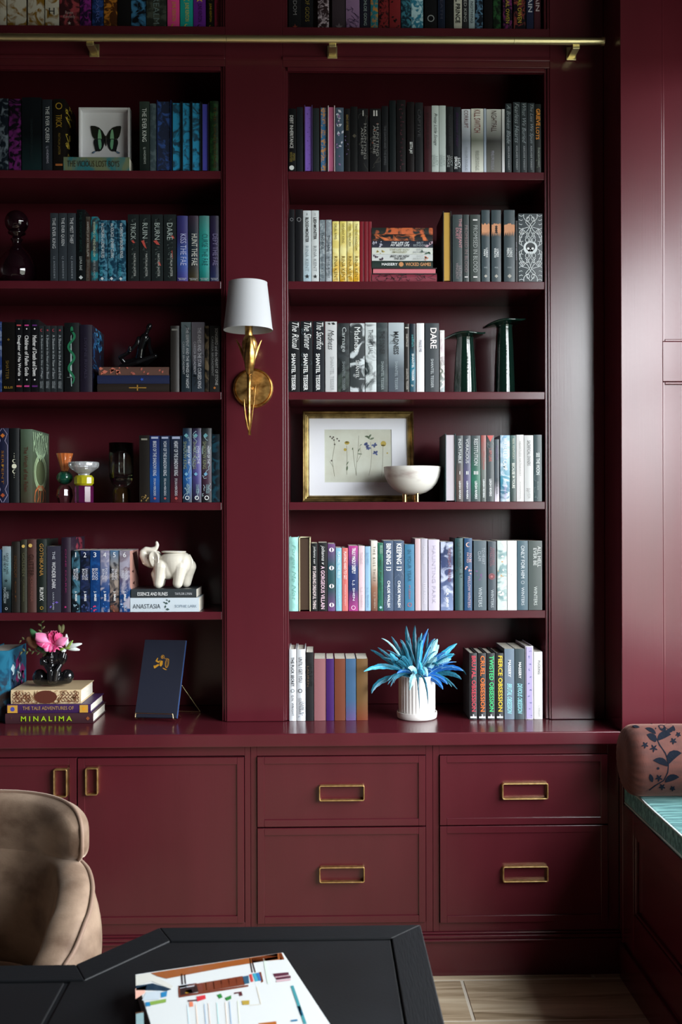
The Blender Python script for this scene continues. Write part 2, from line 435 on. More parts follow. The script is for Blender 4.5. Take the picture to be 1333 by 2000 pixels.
# plinth
bb = tag(empty('baseboard_back', (0, FYC, 0)), kind='structure')
MB().box(LX+.001, XR_END-.001, FYC-.012, -.03, 0.0002, cab_z(1838)).build('plinth', PH, bb, loc=-Vector(bb.location), bevel=.0015)
for y, z0, z1 in ((-.022, cab_z(1838), cab_z(1833)), (-.016, cab_z(1833), cab_z(1826)), (-.008, cab_z(1826), cab_z(1822))):
    MB().box(LX+.001, XR_END-.001, FYC+y, -.03, z0+.0002, z1).build('plinth_moulding', PH, bb, loc=-Vector(bb.location), bevel=.0025)
gapm = plain('shadow_gap', '14060a', .8)
brass = plain('aged_brass', (.80, .58, .26), .42, metal=1, bump=((90, 90, 90), .15, .0005), var=((60, 60, 60), 'a8803c', .35, .8))
def handle(cx, cz, wd, hd, par, name='handle', yf=FYC):
    """extruded rounded-rectangle loop pull"""
    r, t, dp = .006, .0034, .018
    def rr(w, h, r):
        out = []
        for (sx, sz, a0) in ((1,1,0), (-1,1,90), (-1,-1,180), (1,-1,270)):
            for k in range(5):
                a = math.radians(a0+22.5*k); out.append((sx*(w/2-r)+r*math.cos(a), sz*(h/2-r)+r*math.sin(a)))
        return out
    o, i = rr(wd, hd, r), rr(wd-2*t, hd-2*t, r*.6); n = len(o)
    vs = [(a, 0, b) for a, b in o]+[(a, 0, b) for a, b in i]+[(a, -dp, b) for a, b in o]+[(a, -dp, b) for a, b in i]
    fs = []
    for k in range(n):
        j = (k+1) % n
        fs += [(k, j, 2*n+j, 2*n+k), (n+k, 3*n+k, 3*n+j, n+j), (2*n+k, 2*n+j, 3*n+j, 3*n+k), (k, n+k, n+j, j)]
    m = MB().add(vs, fs)
    ob = m.build(name, brass, par, bevel=.0008)
    ob['label'] = 'brass loop pull'
    ob.location = Vector((cx, yf-.008, cz))-wpos(par)
    return ob
def wpos(o):
    p = Vector(o.location)
    while o.parent: o = o.parent; p += Vector(o.location)
    return p
def front(par, name, x0, x1, z0, z1, fw, hpos):
    """five-piece inset front: body slab, recessed panel, raised rim"""
    yf = FYC-.008
    root = MB()
    root.box(x0+fw, x1-fw, yf+.005, yf+.016, z0+fw, z1-fw)
    o = root.build(name, PV, par, loc=-wpos(par))
    for a in (MB().box(x0, x0+fw, yf, yf+.018, z0, z1), MB().box(x1-fw, x1, yf, yf+.018, z0, z1)):
        a.build('stile', PV, o, bevel=.001)
    for a in (MB().box(x0+fw+.0001, x1-fw-.0001, yf+.0001, yf+.018, z0, z0+fw), MB().box(x0+fw+.0001, x1-fw-.0001, yf+.0001, yf+.018, z1-fw, z1)):
        a.build('rail', PH, o, bevel=.001)
    cx, cz, wd, hd = hpos
    h = handle(cx, cz, wd, hd, o, yf=yf+.013)
    return o
def cab(label, i, fronts):
    x0, x1 = bounds[i], bounds[i+1]
    c = thing('base_cabinet', label, 'cabinet', ((x0+x1)/2, FYC, cab_z(1822)+.0004), group='base cabinets under the countertop')
    L = -Vector(c.location)
    z0 = c.location.z
    # carcass with face frame around the fronts
    MB().box(x0+.0005, x1-.0005, FYC+.02, BY-.15, z0, ZB-.0005).build('body', gapm, c, loc=L)
    xs_ = sorted(fronts, key=lambda f: f[1]); zmax = max(f[4] for f in fronts); zmin = min(f[3] for f in fronts)
    g = .0018
    fx0, fx1 = min(f[1] for f in fronts)-g, max(f[2] for f in fronts)+g
    MB().box(x0+.0005, fx0, FYC, FYC+.019, z0, ZB-.0005).build('face_stile', PV, c, loc=L, bevel=.0008)
    MB().box(fx1, x1-.0005, FYC, FYC+.019, z0, ZB-.0005).build('face_stile', PV, c, loc=L, bevel=.0008)
    MB().box(fx0+.0001, fx1-.0001, FYC, FYC+.019, zmax+g, ZB-.0005).build('face_rail', PH, c, loc=L, bevel=.0008)
    MB().box(fx0+.0001, fx1-.0001, FYC, FYC+.019, z0, zmin-g).build('face_rail', PH, c, loc=L, bevel=.0008)
    for f in fronts: front(c, f[0], f[1], f[2], f[3], f[4], f[5], f[6])
def Fz(a, b, u): return (PY(u, b, FYC-.008).z, PY(u, a, FYC-.008).z)
def Fx(a, b, v=1600): return (PY(a, v, FYC-.008).x, PY(b, v, FYC-.008).x)
fwd = .0215
def fr_(nm, u0, u1, v0, v1, hp):
    x = Fx(u0, u1); z = Fz(v0, v1, (u0+u1)/2)
    hx = Fx(hp[0], hp[2]); hz = Fz(hp[1], hp[3], (hp[0]+hp[2])/2)
    return (nm, x[0], x[1], z[0], z[1], fwd, ((hx[0]+hx[1])/2, (hz[0]+hz[1])/2, (hx[1]-hx[0])*.985, (hz[1]-hz[0])*.985))
xx = Fx(151.5, 478)
cab('burgundy cabinet with two doors behind the velvet chair', 1,
    [fr_('door', -176, 149.5, 1482, 1806, (106, 1500, 133, 1556)), fr_('door', 152, 477, 1480.5, 1804.5, (168, 1498, 193, 1552))])
cab('burgundy two-drawer cabinet in the middle below the blue plant', 2,
    [fr_('drawer', 503, 832, 1477.5, 1614, (623, 1532, 713, 1563)), fr_('drawer', 503, 832, 1617, 1803, (623, 1691, 713, 1722))])
cab('burgundy two-drawer cabinet at the right beside the window seat', 3,
    [fr_('drawer', 860, 1188, 1475, 1610.5, (980, 1528, 1071, 1560)), fr_('drawer', 860, 1188, 1613, 1801, (981, 1690, 1071, 1721))])

# ---------------------------------------------------------------- brass ladder rail
YR = -.075
rod_m = plain('brushed_brass', (.80, .70, .38), .38, metal=1, bump=((4, 300, 300), .1, .0003))
pA, pB = PY(-60, 74, YR), PY(1181, 79, YR)
zrod = (pA.z+pB.z)/2
rl = thing('library_rail', 'long round brass ladder rail fixed in front of the shelves', 'rail', (0, YR, zrod))
def rodpiece(xa_, xb_, nm='rod', r=.0115):
    MB().tube([(xa_, 0, 0), (xb_, 0, 0)], r, 24).build(nm, rod_m, rl, smooth=True, auto=40)
j1, j2 = PY(443, 76, YR).x, PY(1004, 78, YR).x
rodpiece(pA.x, j1-.0006); rodpiece(j1+.0006, j2-.0005); rodpiece(j2+.0005, pB.x-.006)
rodpiece(pA.x, pA.x+.001, 'joint', .0110); rodpiece(pB.x-.0085, pB.x-.0003, 'end_cap', .0134)
for u in (175, 650, 1127):
    x = PY(u, 88, YR).x
    MB().box(x-.0115, x+.0115, 0.004, -YR-.0032, -.022, -.009).build('bracket', rod_m, rl, bevel=.0012)
    MB().box(x-.016, x+.016, -YR-.0072, -YR-.0032, -.030, .012).build('wall_plate', rod_m, rl, bevel=.001)

# ---------------------------------------------------------------- window seat, bolster
BXF = XR_END+.0015; zs1, zs0 = .598, .537
bn = thing('window_seat', 'burgundy panelled window bench base along the right wall', 'bench', (BXF, YN, 0))
def wb(mb, name, mat=PV, **k): return mb.build(name, mat, bn, loc=-Vector(bn.location), **k)
yS, yE = YN-.001, -2.6
wb(MB().box(BXF+.014, RX-.001, yE, yS, 0.0005, zs0-.0005), 'bench_body')
py1 = PX_(1237.5, 1700, BXF).y; pz0, pz1 = .235, .472
def fb(y0, y1, z0, z1, nm): wb(MB().box(BXF, BXF+.0138, y0, y1, z0, z1), nm, bevel=.0015)
fb(py1, yS, .0006, zs0-.0008, 'stile'); fb(yE, py1-.0003, pz1, zs0-.0008, 'rail'); fb(yE, py1-.0003, .0006, pz0, 'rail')
fb(-1.25, -1.15, pz0+.0003, pz1-.0003, 'stile')
for (a, b) in ((py1-.0004, -1.1497), (-1.2503, -2.3)):
    for m_ in (MB().box(BXF+.004, BXF+.0137, a-.009, a, pz0+.0004, pz1-.0004), MB().box(BXF+.004, BXF+.0137, b, b+.009, pz0+.0004, pz1-.0004),
               MB().box(BXF+.004, BXF+.0137, b+.0095, a-.0095, pz0+.0004, pz0+.0094), MB().box(BXF+.004, BXF+.0137, b+.0095, a-.0095, pz1-.0094, pz1-.0004)):
        wb(m_, 'panel_moulding', bevel=.0025)
wb(MB().box(BXF-.012, BXF-.0002, yE, yS, .0006, .11), 'skirting', bevel=.003)
teal = plain('teal_velvet', '23585d', .75, sheen=.8, sheenc='bfeee8', var=((9, 120, 60), '6ea5a4', .44, .62), bump=((60, 500, 200), .25, .001))
cu = thing('seat_cushion', 'teal velvet cushion with piped edge on the window seat', 'cushion', (BXF, YN, zs0))
L = -Vector(cu.location)
def cushgrid(u, v):
    return None
cm = MB()
def rrprof(x0, x1, z0, z1, r):
    out = []
    for (cx_, cz_, a0) in ((x1-r, z1-r, 0), (x0+r, z1-r, 90), (x0+r, z0+r, 180), (x1-r, z0+r, 270)):
        for k in range(4): a = math.radians(a0+30*k); out.append((cx_+r*math.cos(a), cz_+r*math.sin(a)))
    return out
cm.prism(rrprof(BXF+.004, RX-.004, zs0, zs1, .012), lambda p, t: (p[0], t, p[1]), yS-.003, yE+.01)
cm.build('cushion_body', teal, cu, loc=L, smooth=True, auto=50)
pipe = plain('teal_piping', '4b8c8c', .7, sheen=.6)
for z in (zs1-.004, zs0+.004):
    MB().tube([(BXF+.006, yS-.006, z), (BXF+.006, yE+.01, z)], .004, 8).build('piping', pipe, cu, loc=L, smooth=True)
rust = plain('rust_velvet', '52281f', .85, sheen=.4, sheenc='e8b8a8', var=((25, 25, 60), '42201a', .35, .7), bump=((300, 80, 80), .3, .001))
BR, BYC = .104, -.312; BXL = PY(1209, 1480, BYC).x
bo = thing('bolster_pillow', 'rust velvet bolster with navy vine print at the seat end', 'pillow', (BXL, BYC, zs1+.0005))
def bol(a, t):
    an = 2*math.pi*a
    if t < .25:
        q = t/.25; x = .052*(1-math.cos(q*math.pi/2))*1.0; r = BR*math.sin(q*math.pi/2)**.62 if q > 0 else 0
        pl_ = 1+.035*math.sin(an*26)*(1-q)*min(1, q*3)
        r *= pl_
        x += (.014*(1-q)**2)
    else:
        q = (t-.25)/.75; x = .052+q*(RX-.008-BXL-.052); r = BR*(1+.006*math.sin(an*3+q*8)*math.sin(q*math.pi))
    return (x, r*math.sin(an), BR+r*math.cos(an)*1.0)
bm_ = MB().grid(bol, 104, 44, closeu=True)
# settle: flat underside
bm_.v = [(x, y, max(0.0, z)) for x, y, z in bm_.v]
bm_.build('bolster_body', rust, bo, smooth=True)
def bsurf(u, v):
    d = ray(u, v); c = Vector((0, BYC, zs1+BR)); p = CAMP-c
    A = d.y**2+d.z**2; B_ = 2*(p.y*d.y+p.z*d.z); C_ = p.y**2+p.z**2-(BR*1.012)**2
    q = B_*B_-4*A*C_
    if q < 0: q = 0
    t = (-B_-math.sqrt(q))/(2*A); P = CAMP+d*t
    return P-Vector(bo.location)
navy = inkm('1d2a44')
a = Art(bsurf)
S = lambda x, y: (1080+x/3.174, 1370+y/3.174)
vine = [(610,135),(640,165),(640,220),(665,270),(700,320),(720,380),(715,440),(690,490),(640,520),(600,550)]
a.stroke([S(*p) for p in vine], 2.2)
for (p, q, w_, b_) in (((640,200),(575,165),8,.1),((640,250),(585,205),13,.15),((655,240),(735,205),14,-.2),((700,185),(655,150),11,.1),((715,400),(625,365),13,.15),
    ((720,385),(800,320),17,-.25),((700,500),(785,470),13,-.15),((620,500),(605,450),8,0),((760,180),(690,150),12,.1),((540,160),(495,150),5,0),((700,185),(750,150),9,.2)):
    a.leaf(S(*p), S(*q), w_, bend=b_)
for (cx_, cy_, r_) in ((628,290,26),(575,270,22),(750,245,22),(780,205,18),(660,475,24),(680,530,22),(745,540,18),(655,415,9)):
    for k in range(5):
        an = k*2*math.pi/5+.4; a.leaf(S(cx_, cy_), S(cx_+r_*math.cos(an), cy_+r_*math.sin(an)), 3.2)
a.build('vine_print', plain('navy_pile', '10151f', .95, spec=.1), bo)
# ---------------------------------------------------------------- books
BAYN = {'R': 'right bay', 'L': 'left bay'}
ROWN = {0: 'top shelf', 1: 'second shelf', 2: 'third shelf', 3: 'fourth shelf', 4: 'fifth shelf', 5: 'sixth shelf', 6: 'countertop'}
ROWZ = SH
BOOKS = []
_seed = [0]
def book_obj(w, h, d, cover, hard=False, fore=None, texts=(), mb_extra=None, name='book', pages=None, ink=None, dark=False):
    """local frame: spine at y=0 facing -Y, x across, z up"""
    _seed[0] += 1; sd = _seed[0]
    o = empty(name)
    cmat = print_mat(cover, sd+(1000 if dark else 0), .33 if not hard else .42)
    t = min(.0026 if hard else .0011, w*.16); ins = .004 if hard else .0003
    hw = w/2; b = min(.0035, w*.12) if hard else min(.0012, w*.05)
    def arc(hw_, y0, b_, n=4):
        return [(-hw_+2*hw_*k/n, y0-b_*(1-(2*k/n-1)**2)) for k in range(n+1)]
    outer = arc(hw, b, b); inner = arc(hw-t, b+t, b)
    prof = outer + [(hw, d), (hw-t, d)] + inner[::-1] + [(-hw+t, d), (-hw, d)]
    def pr(p, z): return (p[0], p[1], z)
    mb = MB().prism(prof, pr, 0, h)
    cv = mb.build('cover', cmat, o, smooth=True, auto=35)
    pw_ = hw-t-.0001
    pg = MB().box(-pw_, pw_, b+t+.0006, d-(ins if hard else .0005), ins, h-ins)
    pm = PAPER
    if pages: pm = print_mat(pages, sd+.5, .6)
    pg.build('page_block', pm, o)
    if fore:
        for c in o.children:
            c.rotation_euler = (0, 0, math.pi); c.location = (0, d, 0)
    ys = -.0004 if not fore else ins-.0004
    yt_ = ys-.0009
    for tx in texts:
        q = tx.split(';') if isinstance(tx, str) else tx
        s, t0, t1, cx, hf, colr = q[0], float(q[1]), float(q[2]), float(q[3]), float(q[4]), q[5]
        st = q[6] if len(q) > 6 else ''
        s = s.replace('|', '\n')
        vs, fs = glyphs(s, st.replace('h', ''))
        if 'h' in st:
            V = [(cx*w+(x-.5)*hf*w, yt_, h*(1-t1)+y*(t1-t0)*h) for x, y in vs]
        else:
            V = [(cx*w-hf*w/2+y*hf*w, yt_, h*(1-t0)-x*(t1-t0)*h) for x, y in vs]
        MB().add(V, fs).build('lettering', inkm(colr), o)
    if mb_extra:
        for li, (fnx, colr, nm) in enumerate(mb_extra):
            yl_ = ys-.0002-.00013*(li+1)
            a = Art(lambda s_, t_: ((min(.995, max(.005, s_))-.5)*w, yl_, h*(1-min(.997, max(.003, t_)))), h/w); fnx(a, h/w); a.build(nm, inkm(colr), o)
    return o
def side_art(o, w, h, d, specs):
    for li, (fnx, colr) in enumerate(specs):
        xl_ = w/2+.0003+.00013*li
        a = Art(lambda s_, t_: (xl_, min(.99, max(.01, s_))*d, h*(1-min(.995, max(.005, t_)))), h/d); fnx(a, h/d); a.build('front_print', inkm(colr), o)
SIDE = {}
def B(row, u0, u1, vt, cover, look, *texts, hard=False, fore=None, depth=.15, lean=0, art=None, pages=None):
    BOOKS.append((row, u0, u1, vt, cover, look, texts, hard, fore, depth, lean, art, pages))
# --- art on spines -----------------------------------------------------------------
def emblem(cx, t, r, kind='disc'):
    def f(a, k):
        if kind == 'disc': a.disc((cx, t), r, ry=r/k)
        elif kind == 'ring': a.ring((cx, t), r, r*.3, ry=r/k)
        elif kind == 'lips':
            for s in (-1, 1):
                a.leaf((cx-r, t), (cx+r, t), .0, bend=0)
        elif kind == 'diamond': a.poly([(cx-r, t), (cx, t-r/k), (cx+r, t), (cx, t+r/k)])
        elif kind == 'bar': a.poly([(cx-r, t-.3*r/k), (cx+r, t-.3*r/k), (cx+r, t+.3*r/k), (cx-r, t+.3*r/k)])
        elif kind == 'star':
            a.poly([(cx+(r if i % 2 == 0 else r*.4)*math.sin(i*math.pi/5), t-(r if i % 2 == 0 else r*.4)/k*math.cos(i*math.pi/5)) for i in range(10)])
        elif kind == 'moon':
            a.poly([(cx+r*math.cos(x), t+r/k*math.sin(x)) for x in [math.radians(50+26*i) for i in range(11)]]+[(cx+.25*r+r*.8*math.cos(x), t+r*.8/k*math.sin(x)) for x in [math.radians(300-24*i) for i in range(11)]])
        elif kind == 'kiss':
            for sx in (-1, 1):
                a.poly([(cx+sx*.02, t-.9*r/k), (cx+sx*r*.7, t-.55*r/k), (cx+sx*r, t), (cx+sx*r*.7, t+.55*r/k), (cx+sx*.02, t+.9*r/k), (cx+sx*r*.3, t)])
    return f
def many(*fs):
    def f(a, k):
        for g in fs: g(a, k)
    return f
def sprigs(n, seed, r=.35):
    def f(a, k):
        R = random.Random(seed)
        for i in range(n):
            t = .06+.88*i/max(1, n-1); s = -1 if i % 2 else 1; c = (.5+s*.12, t)
            for j in range(3):
                an = R.uniform(-1, 1)+s*.6+j*.9; p = (c[0]+r*math.cos(an), c[1]+r*.8*math.sin(an)/k)
                a.poly([c, ((c[0]+p[0])/2-.07, (c[1]+p[1])/2), p, ((c[0]+p[0])/2+.07, (c[1]+p[1])/2)])
    return f
def petals(n, seed, r=.4, lo=.05, hi=.95):
    def f(a, k):
        R = random.Random(seed)
        for i in range(n):
            c = (R.uniform(.2, .8), R.uniform(lo, hi)); an = R.uniform(0, 6.28); rr = r*R.uniform(.5, 1)
            p = (min(.98, max(.02, c[0]+rr*math.cos(an))), c[1]+rr*math.sin(an)/k)
            dx, dy = p[0]-c[0], (p[1]-c[1])*k; nx, ny = -dy*.3, dx*.3/k
            q = lambda x: min(.99, max(.01, x))
            a.poly([c, (q((c[0]+p[0])/2+nx), (c[1]+p[1])/2+ny), p, (q((c[0]+p[0])/2-nx), (c[1]+p[1])/2-ny)])
    return f
def lines(n, seed, w=.035):
    def f(a, k):
        R = random.Random(seed)
        for i in range(n):
            x, y = R.uniform(.1, .9), R.uniform(.02, .95); P = [(x, y)]
            for j in range(5):
                x = min(.95, max(.05, x+R.uniform(-.3, .3))); y = min(.98, y+R.uniform(-.02, .05)); P.append((x, y))
            a.stroke(P, w)
    return f
def K(f, c, nm='printed_motif'): return [(f, c, nm)]
def kk(*s):
    out = []
    for f, c in s: out.append((f, c, 'printed_motif'))
    return out
def auth(t, c='d8dcdc', t0=.62, t1=.95, cx=0, hf=.32): return '%s;%g;%g;%g;%g;%s' % (t, t0, t1, cx, hf, c)
W_ = 'e6e8e8'
# R0
T0 = -76
B('R0',564,589,T0,'16171b','black book with small rust flower at the foot','KINGDOM;.3;.75;.0;.3;77777a',art=K(emblem(.5,.93,.22,'star'),'8a3a2a'))
B('R0',589,612,T0,'14151a','black book with dim gold words','CITY OF GODS;.3;.85;.0;.35;7a6a30')
B('R0',621,643,T0,'2c1d22/b8a8b4@60','dark brown book flecked with pale blossom')
B('R0',649,676,T0,'3a3038','wide dull mauve book',art=K(emblem(.5,.92,.3,'star'),'6a6068'))
B('R0',676,703,T0,'8a6c92','lilac book with damask scrolls',art=K(lines(16,5,.05),'5a4468'))
B('R0',704,724,T0,'1b1c2c','navy book with small pale author line','CHLOE GONG;.5;.9;0;.3;9aa;')
B('R0',724,739,T0,'1f6f7c/b0783a@70','teal book flecked with orange')
B('R0',740,760,T0,'7a2226/1a0c0e@80','red book spotted black')
B('R0',761,783,T0,'7e2429','red book with black club shapes',art=K(petals(16,3,.3),'12080a'))
B('R0',784,804,T0,'15303f/3f7f94@60','dark blue book with spray pattern')
B('R0',804,827,T0,'2a7d9c/b8dce8@55','bright blue watercolour book')
B('R0',830,854,T0,'101216','black book with round white emblem',art=K(emblem(.5,.79,.25,'ring'),'9aa0a4'))
B('R0',856,870,T0,'182236','slim dark navy book','BREATH;.4;.8;0;.4;445;')
B('R0',871,886,T0,'0f1114','slim plain black book')
B('R0',887,903,T0,'c9c9bd','cream book with heavy black title','CRUEL PRINCE;.3;.86;0;.55;1a1a1a;b')
B('R0',903.5,915,T0,'2a2c30','slim charcoal book with pale title','WICKED KING;.3;.84;0;.5;b8bcbc')
B('R0',916,928,T0,'a9bcc4','slim pale blue book with dark title','QUEEN OF NOTHING;.2;.86;0;.5;33404a')
B('R0',928.5,944,T0,'16202c/5d86a8@70','black book with blue leaf tips')
B('R0',946,963,T0,'100f12','black book beside the dark green one')
B('R0',964,979,T0,'122016/2c5a34@60','dark green mottled book')
B('R0',983,1001,T0,'14121c/7a2f6a@60','black floral book with yellow author line','ABIGAIL OWEN;.35;.85;0;.4;c8b43c')
B('R0',1004,1027,T0,'14121c/8a3f3a@60','wide black floral book with yellow author line','ABIGAIL OWEN;.35;.85;0;.35;c8b43c')
B('R0',1029,1043,T0,'232a48','navy book with large white letters','VILLAIN;.2;.68;0;.6;c8ccd8;b')
B('R0',1044,1057,T0,'4c2430','maroon book with large white letters','VILLAIN;.2;.68;0;.6;c8b8bc;b')
# L0
wg = 'c8c2b4/8a6420@28'
T0L = -80
B('L0',-6,12,T0L,wg,'cropped white book marbled in gold')
B('L0',14,51,T0L,wg,'wide white book marbled in gold')
B('L0',54,87,T0L,wg,'white book with dripping gold top')
B('L0',88,115,T0L,wg,'white and gold book with letter in a disc','H;.68;.78;0;.4;333;h')
B('L0',116,155,T0L,'3a1c20/9a4048@30','dark red book with pink feather','Raven|Kennedy;.72;.84;0;.6;b89a9a;h2',art=K(emblem(.5,.9,.1,'star'),'d0c0c0'))
B('L0',156,178,T0L,'2a1638/8a2a86@45','purple and magenta book')
B('L0',180,202,T0L,'16264c/2c4a8a@45','navy book with blue haze','DARK;.5;.9;0;.3;56a;')
B('L0',203,229,T0L,'4a2812/c07a2c@45','dark book with orange foliage')
B('L0',230,255,T0L,'121214','plain black book beside the orange one')
B('L0',256,285,T0L,'10151c/3f7ca8@28','black book with blue flame')
B('L0',286,325,T0L,'2a2e2a/4a5048@40','wide grey green textured book','REALM;.5;.9;0;.3;677;')
for (u0, u1, c, t, l, k) in ((327,351,'e84a92','c8a02c','hot pink book with gold author line','e07828'),(352,377,'1ea49c','d8c85a','turquoise book with gold author line','c8c040'),(378,402,'6a2a94','2a1238','purple book with gold top motif','d8b840'),(404,418,'12110f','b8942c','slim black book with gold lines','c8a030'),(419,430,'8a2440','3a0c18','slim crimson book','501020')):
    B('L0',u0,u1,T0L,c,l,'JUNE KENTON;.58;.86;0;.4;'+t,art=kk((emblem(.5,.5,.4,'star'),k),(emblem(.5,.93,.18,'moon'),t)))
# R1
B('R1',564,579,212,'0f1114','slim black book with white title and round emblem','DEBT INHERITANCE;.11;.63;-.1;.45;e0e0e0','PEPPER|WINTERS;.69;.85;0;.7;8a7a3a;2',art=K(emblem(.4,.94,.32),'d8dcdc'))
B('R1',580,592.5,209,'1b2026','slim charcoal book beside the black one')
B('R1',595,611,205,'4a3a6a','purple sprayed page edges turned outward',hard=True,fore=1,pages='7f5cc0',art=K(sprigs(14,2,.1),'3a2a6a'))
B('R1',611.5,624,211,'262c30','dull charcoal book beside purple pages')
B('R1',625.5,640,207,'12151a','blue and orange speckled page edges turned outward',hard=True,fore=1,pages='2a6ea0/c89058@90')
B('R1',641,655,206,'d8c8d0','pink page edges between white boards',hard=True,fore=1,pages='b45a80')
B('R1',656,672,210,'4a5a6c','slate blue book with white and lilac flowers',art=kk((petals(12,4,.7,.02,.7),'c8ccdc'),(petals(8,8,.5,.0,.9),'8a6a9a')))
B('R1',673,684.5,212,'151619','slim black book with gold title and lilac flowers','KING OF PRIDE;.1;.35;0;.4;9a8248',art=K(petals(7,9,.4,.4,.8),'6a5a8a'))
B('R1',685,699,208,'131416','black book with faint tower motif',art=K(emblem(.55,.45,.3,'diamond'),'4a463c'))
B('R1',699.5,720,212,'16171a','black book marked I with grey lettering','I;.03;.12;.0;.08;c8c8c8;h','HAUNTING|ADELINE;.24;.8;.05;.5;8a8a88;2',lean=4,art=K(lines(9,3,.03),'4c4a46'))
B('R1',722.5,745,212,'16171a','black book marked II with grey lettering','II;.03;.12;.0;.35;c8c8c8;hb','HUNTING|ADELINE;.24;.75;.05;.5;8a8a88;2',lean=4,art=kk((lines(9,13,.03),'4c4a46'),(petals(3,3,.25,.2,.8),'8a3420')))
B('R1',746,759,207,'14161a','slim black leaning book with faint grey title','THE DAWN AND THE EMPIRE;.3;.9;0;.35;55585c',lean=4)
B('R1',761,774,196,'11181b','tall leaning dark teal black book',lean=5)
B('R1',775.5,793,195,'141214','tall black book with maroon leaf pattern',lean=4,art=K(sprigs(16,5,.3),'4c2430'))
B('R1',795.5,810,199,'120d0f','tall black book with small white author name','SETTA JAY;.57;.74;0;.5;d8dcdc;b')
B('R1',811.5,827,200,'1b1c1f','tall charcoal book with faint title','CAPTIVE;.1;.5;0;.4;404044',lean=1)
B('R1',829,843.5,207,'3a1a20','dull maroon book','STOLEN BRIDE;.1;.65;0;.35;251014')
B('R1',844,858,206,'b9c4c2','pale grey book with script title, left of a pair','Pretty Little Savage;.12;.6;0;.55;22282c;it','LUCY|SMOKE;.74;.92;0;.8;8a9494;2')
B('R1',858.5,871.5,206,'b4bfbd','pale grey book with script title, right of a pair','Stone Cold Queen;.14;.6;0;.55;22282c;it','LUCY|SMOKE;.74;.92;0;.8;8a9494;2')
B('R1',872.5,886,208,'1c1e20','black book with grey author lines','Natural Born Killers;.12;.6;0;.4;3a3c40;it','LUCY|SMOKE;.74;.92;0;.8;aab2b2;2')
B('R1',887,901,209,'191d24','black navy book with bold white author lines','Broken Heir;.08;.62;0;.4;3a1c48;i','LUCY|SMOKE;.76;.95;0;.85;e4e8ea;2b')
B('R1',902.5,920,213,'cfd4dc>6a7078>c8cfe0','white book fading to grey in the middle','CORRUPT;.02;.3;0;.45;5a3034','PENELOPE DOUGLAS;.6;.97;0;.3;7a8088')
B('R1',921,945,212,'dcdcd2>5a5e54>e2e4da','wide white book with dark red title','KILL SWITCH;.02;.38;0;.5;6a2c2c','PENELOPE DOUGLAS;.66;.97;0;.3;787c74')
B('R1',945.5,950.5,212,'a8b4c4>6a7684>c8d4e4','very slim silver blue book')
B('R1',951,980,213,'c0c2bc>2c2c2a>777772','wide grey book with dark middle','NIGHTFALL;.03;.36;.0;.36;3a2020','PENELOPE DOUGLAS;.66;.96;-.1;.2;99a')
B('R1',981,986.5,213,'d4d4d4>888>e0e0e4','very slim white book')
for (u0, u1, v, t, tt) in ((988,1000,202,'first slate paperback with white script of the four','A Broken Blade'),(1003,1017,199,'second slate script paperback of the four','Fearless Hearts'),(1018,1030.5,200,'third slate script paperback of the four','What We Buried'),(1031.5,1045,201,'fourth slate script paperback of the four','The Lies We Spun')):
    B('R1',u0,u1,v,'2c3438',t,tt+';.02;.58;0;.6;98a4a8;it','ADELAIDE FORREST;.62;.96;0;.25;b8c0c4;w',lean=-1)
B('R1',1046,1057.5,203,'1a1d1c','dark book with bold orange title','GRIEVE;.07;.32;0;.7;e8952c;b','LOTS;.34;.52;-.1;.6;d88a2c;b','DUNCAN FORREST;.64;.92;.1;.35;98a098;',lean=-1,art=K(petals(5,3,.5,.62,.97),'4a5444'))
# L1
B('L1',-3,16,192,'15202c/7c8a98@35','navy book with white star marbling')
B('L1',17,41,193,'14101a/7a2a7a@35','black book with magenta burst')
B('L1',42.5,81,190,'141c22>0e1418>1c3438','very wide black slipcase volume','SHADOW FALLS;.3;.85;0;.12;1e2a2e')
B('L1',82.5,102,194,'2c343c','slate book with white serif title, first of this shelf','THE EVER QUEEN;.1;.6;0;.45;cfd4d6','LJ ANDREWS;.66;.9;0;.3;aab')
B('L1',103.5,127,193,'1a1713','black book with gold title and gilded cover','TRICK;.22;.4;0;.5;a8862c','NATALIA JASTER;.48;.78;0;.25;7a6428',art=kk((emblem(.5,.1,.25,'ring'),'a8862c'),(emblem(.5,.92,.3,'bar'),'9a5a2c')))
B('L1',272.5,292,198,'3c4a44>1c2624','green grey book with white serif title','THE EVER KING;.1;.58;0;.45;cfd6d2','LJ ANDREWS;.66;.9;0;.3;aab2ae')
B('L1',293,305.5,202,'4a5c64/6a7c84@40','slim grey blue leafy book')
B('L1',306.5,335,195,'1c2c5c','hardback with midnight blue painted page edges outward',hard=True,fore=1,pages='0f1c38/2a4c90@30')
for i, (u0, u1) in enumerate(((336,354.5),(355.5,373.5),(374.5,393))):
    B('L1',u0,u1,198,'12222a',('left','middle','right')[i]+' cyan painted page edges of three alike',hard=True,fore=1,pages='1c88b4/0c3a50@30')
B('L1',394,408.5,200,'15161f','violet blue page edges between black boards',hard=True,fore=1,pages='3c3c9c')
B('L1',410,427,197,'14301a/2c5c2c@60','dark green mossy hardback','THE UNENDING;.08;.95;.1;.3;4a3414',hard=True)
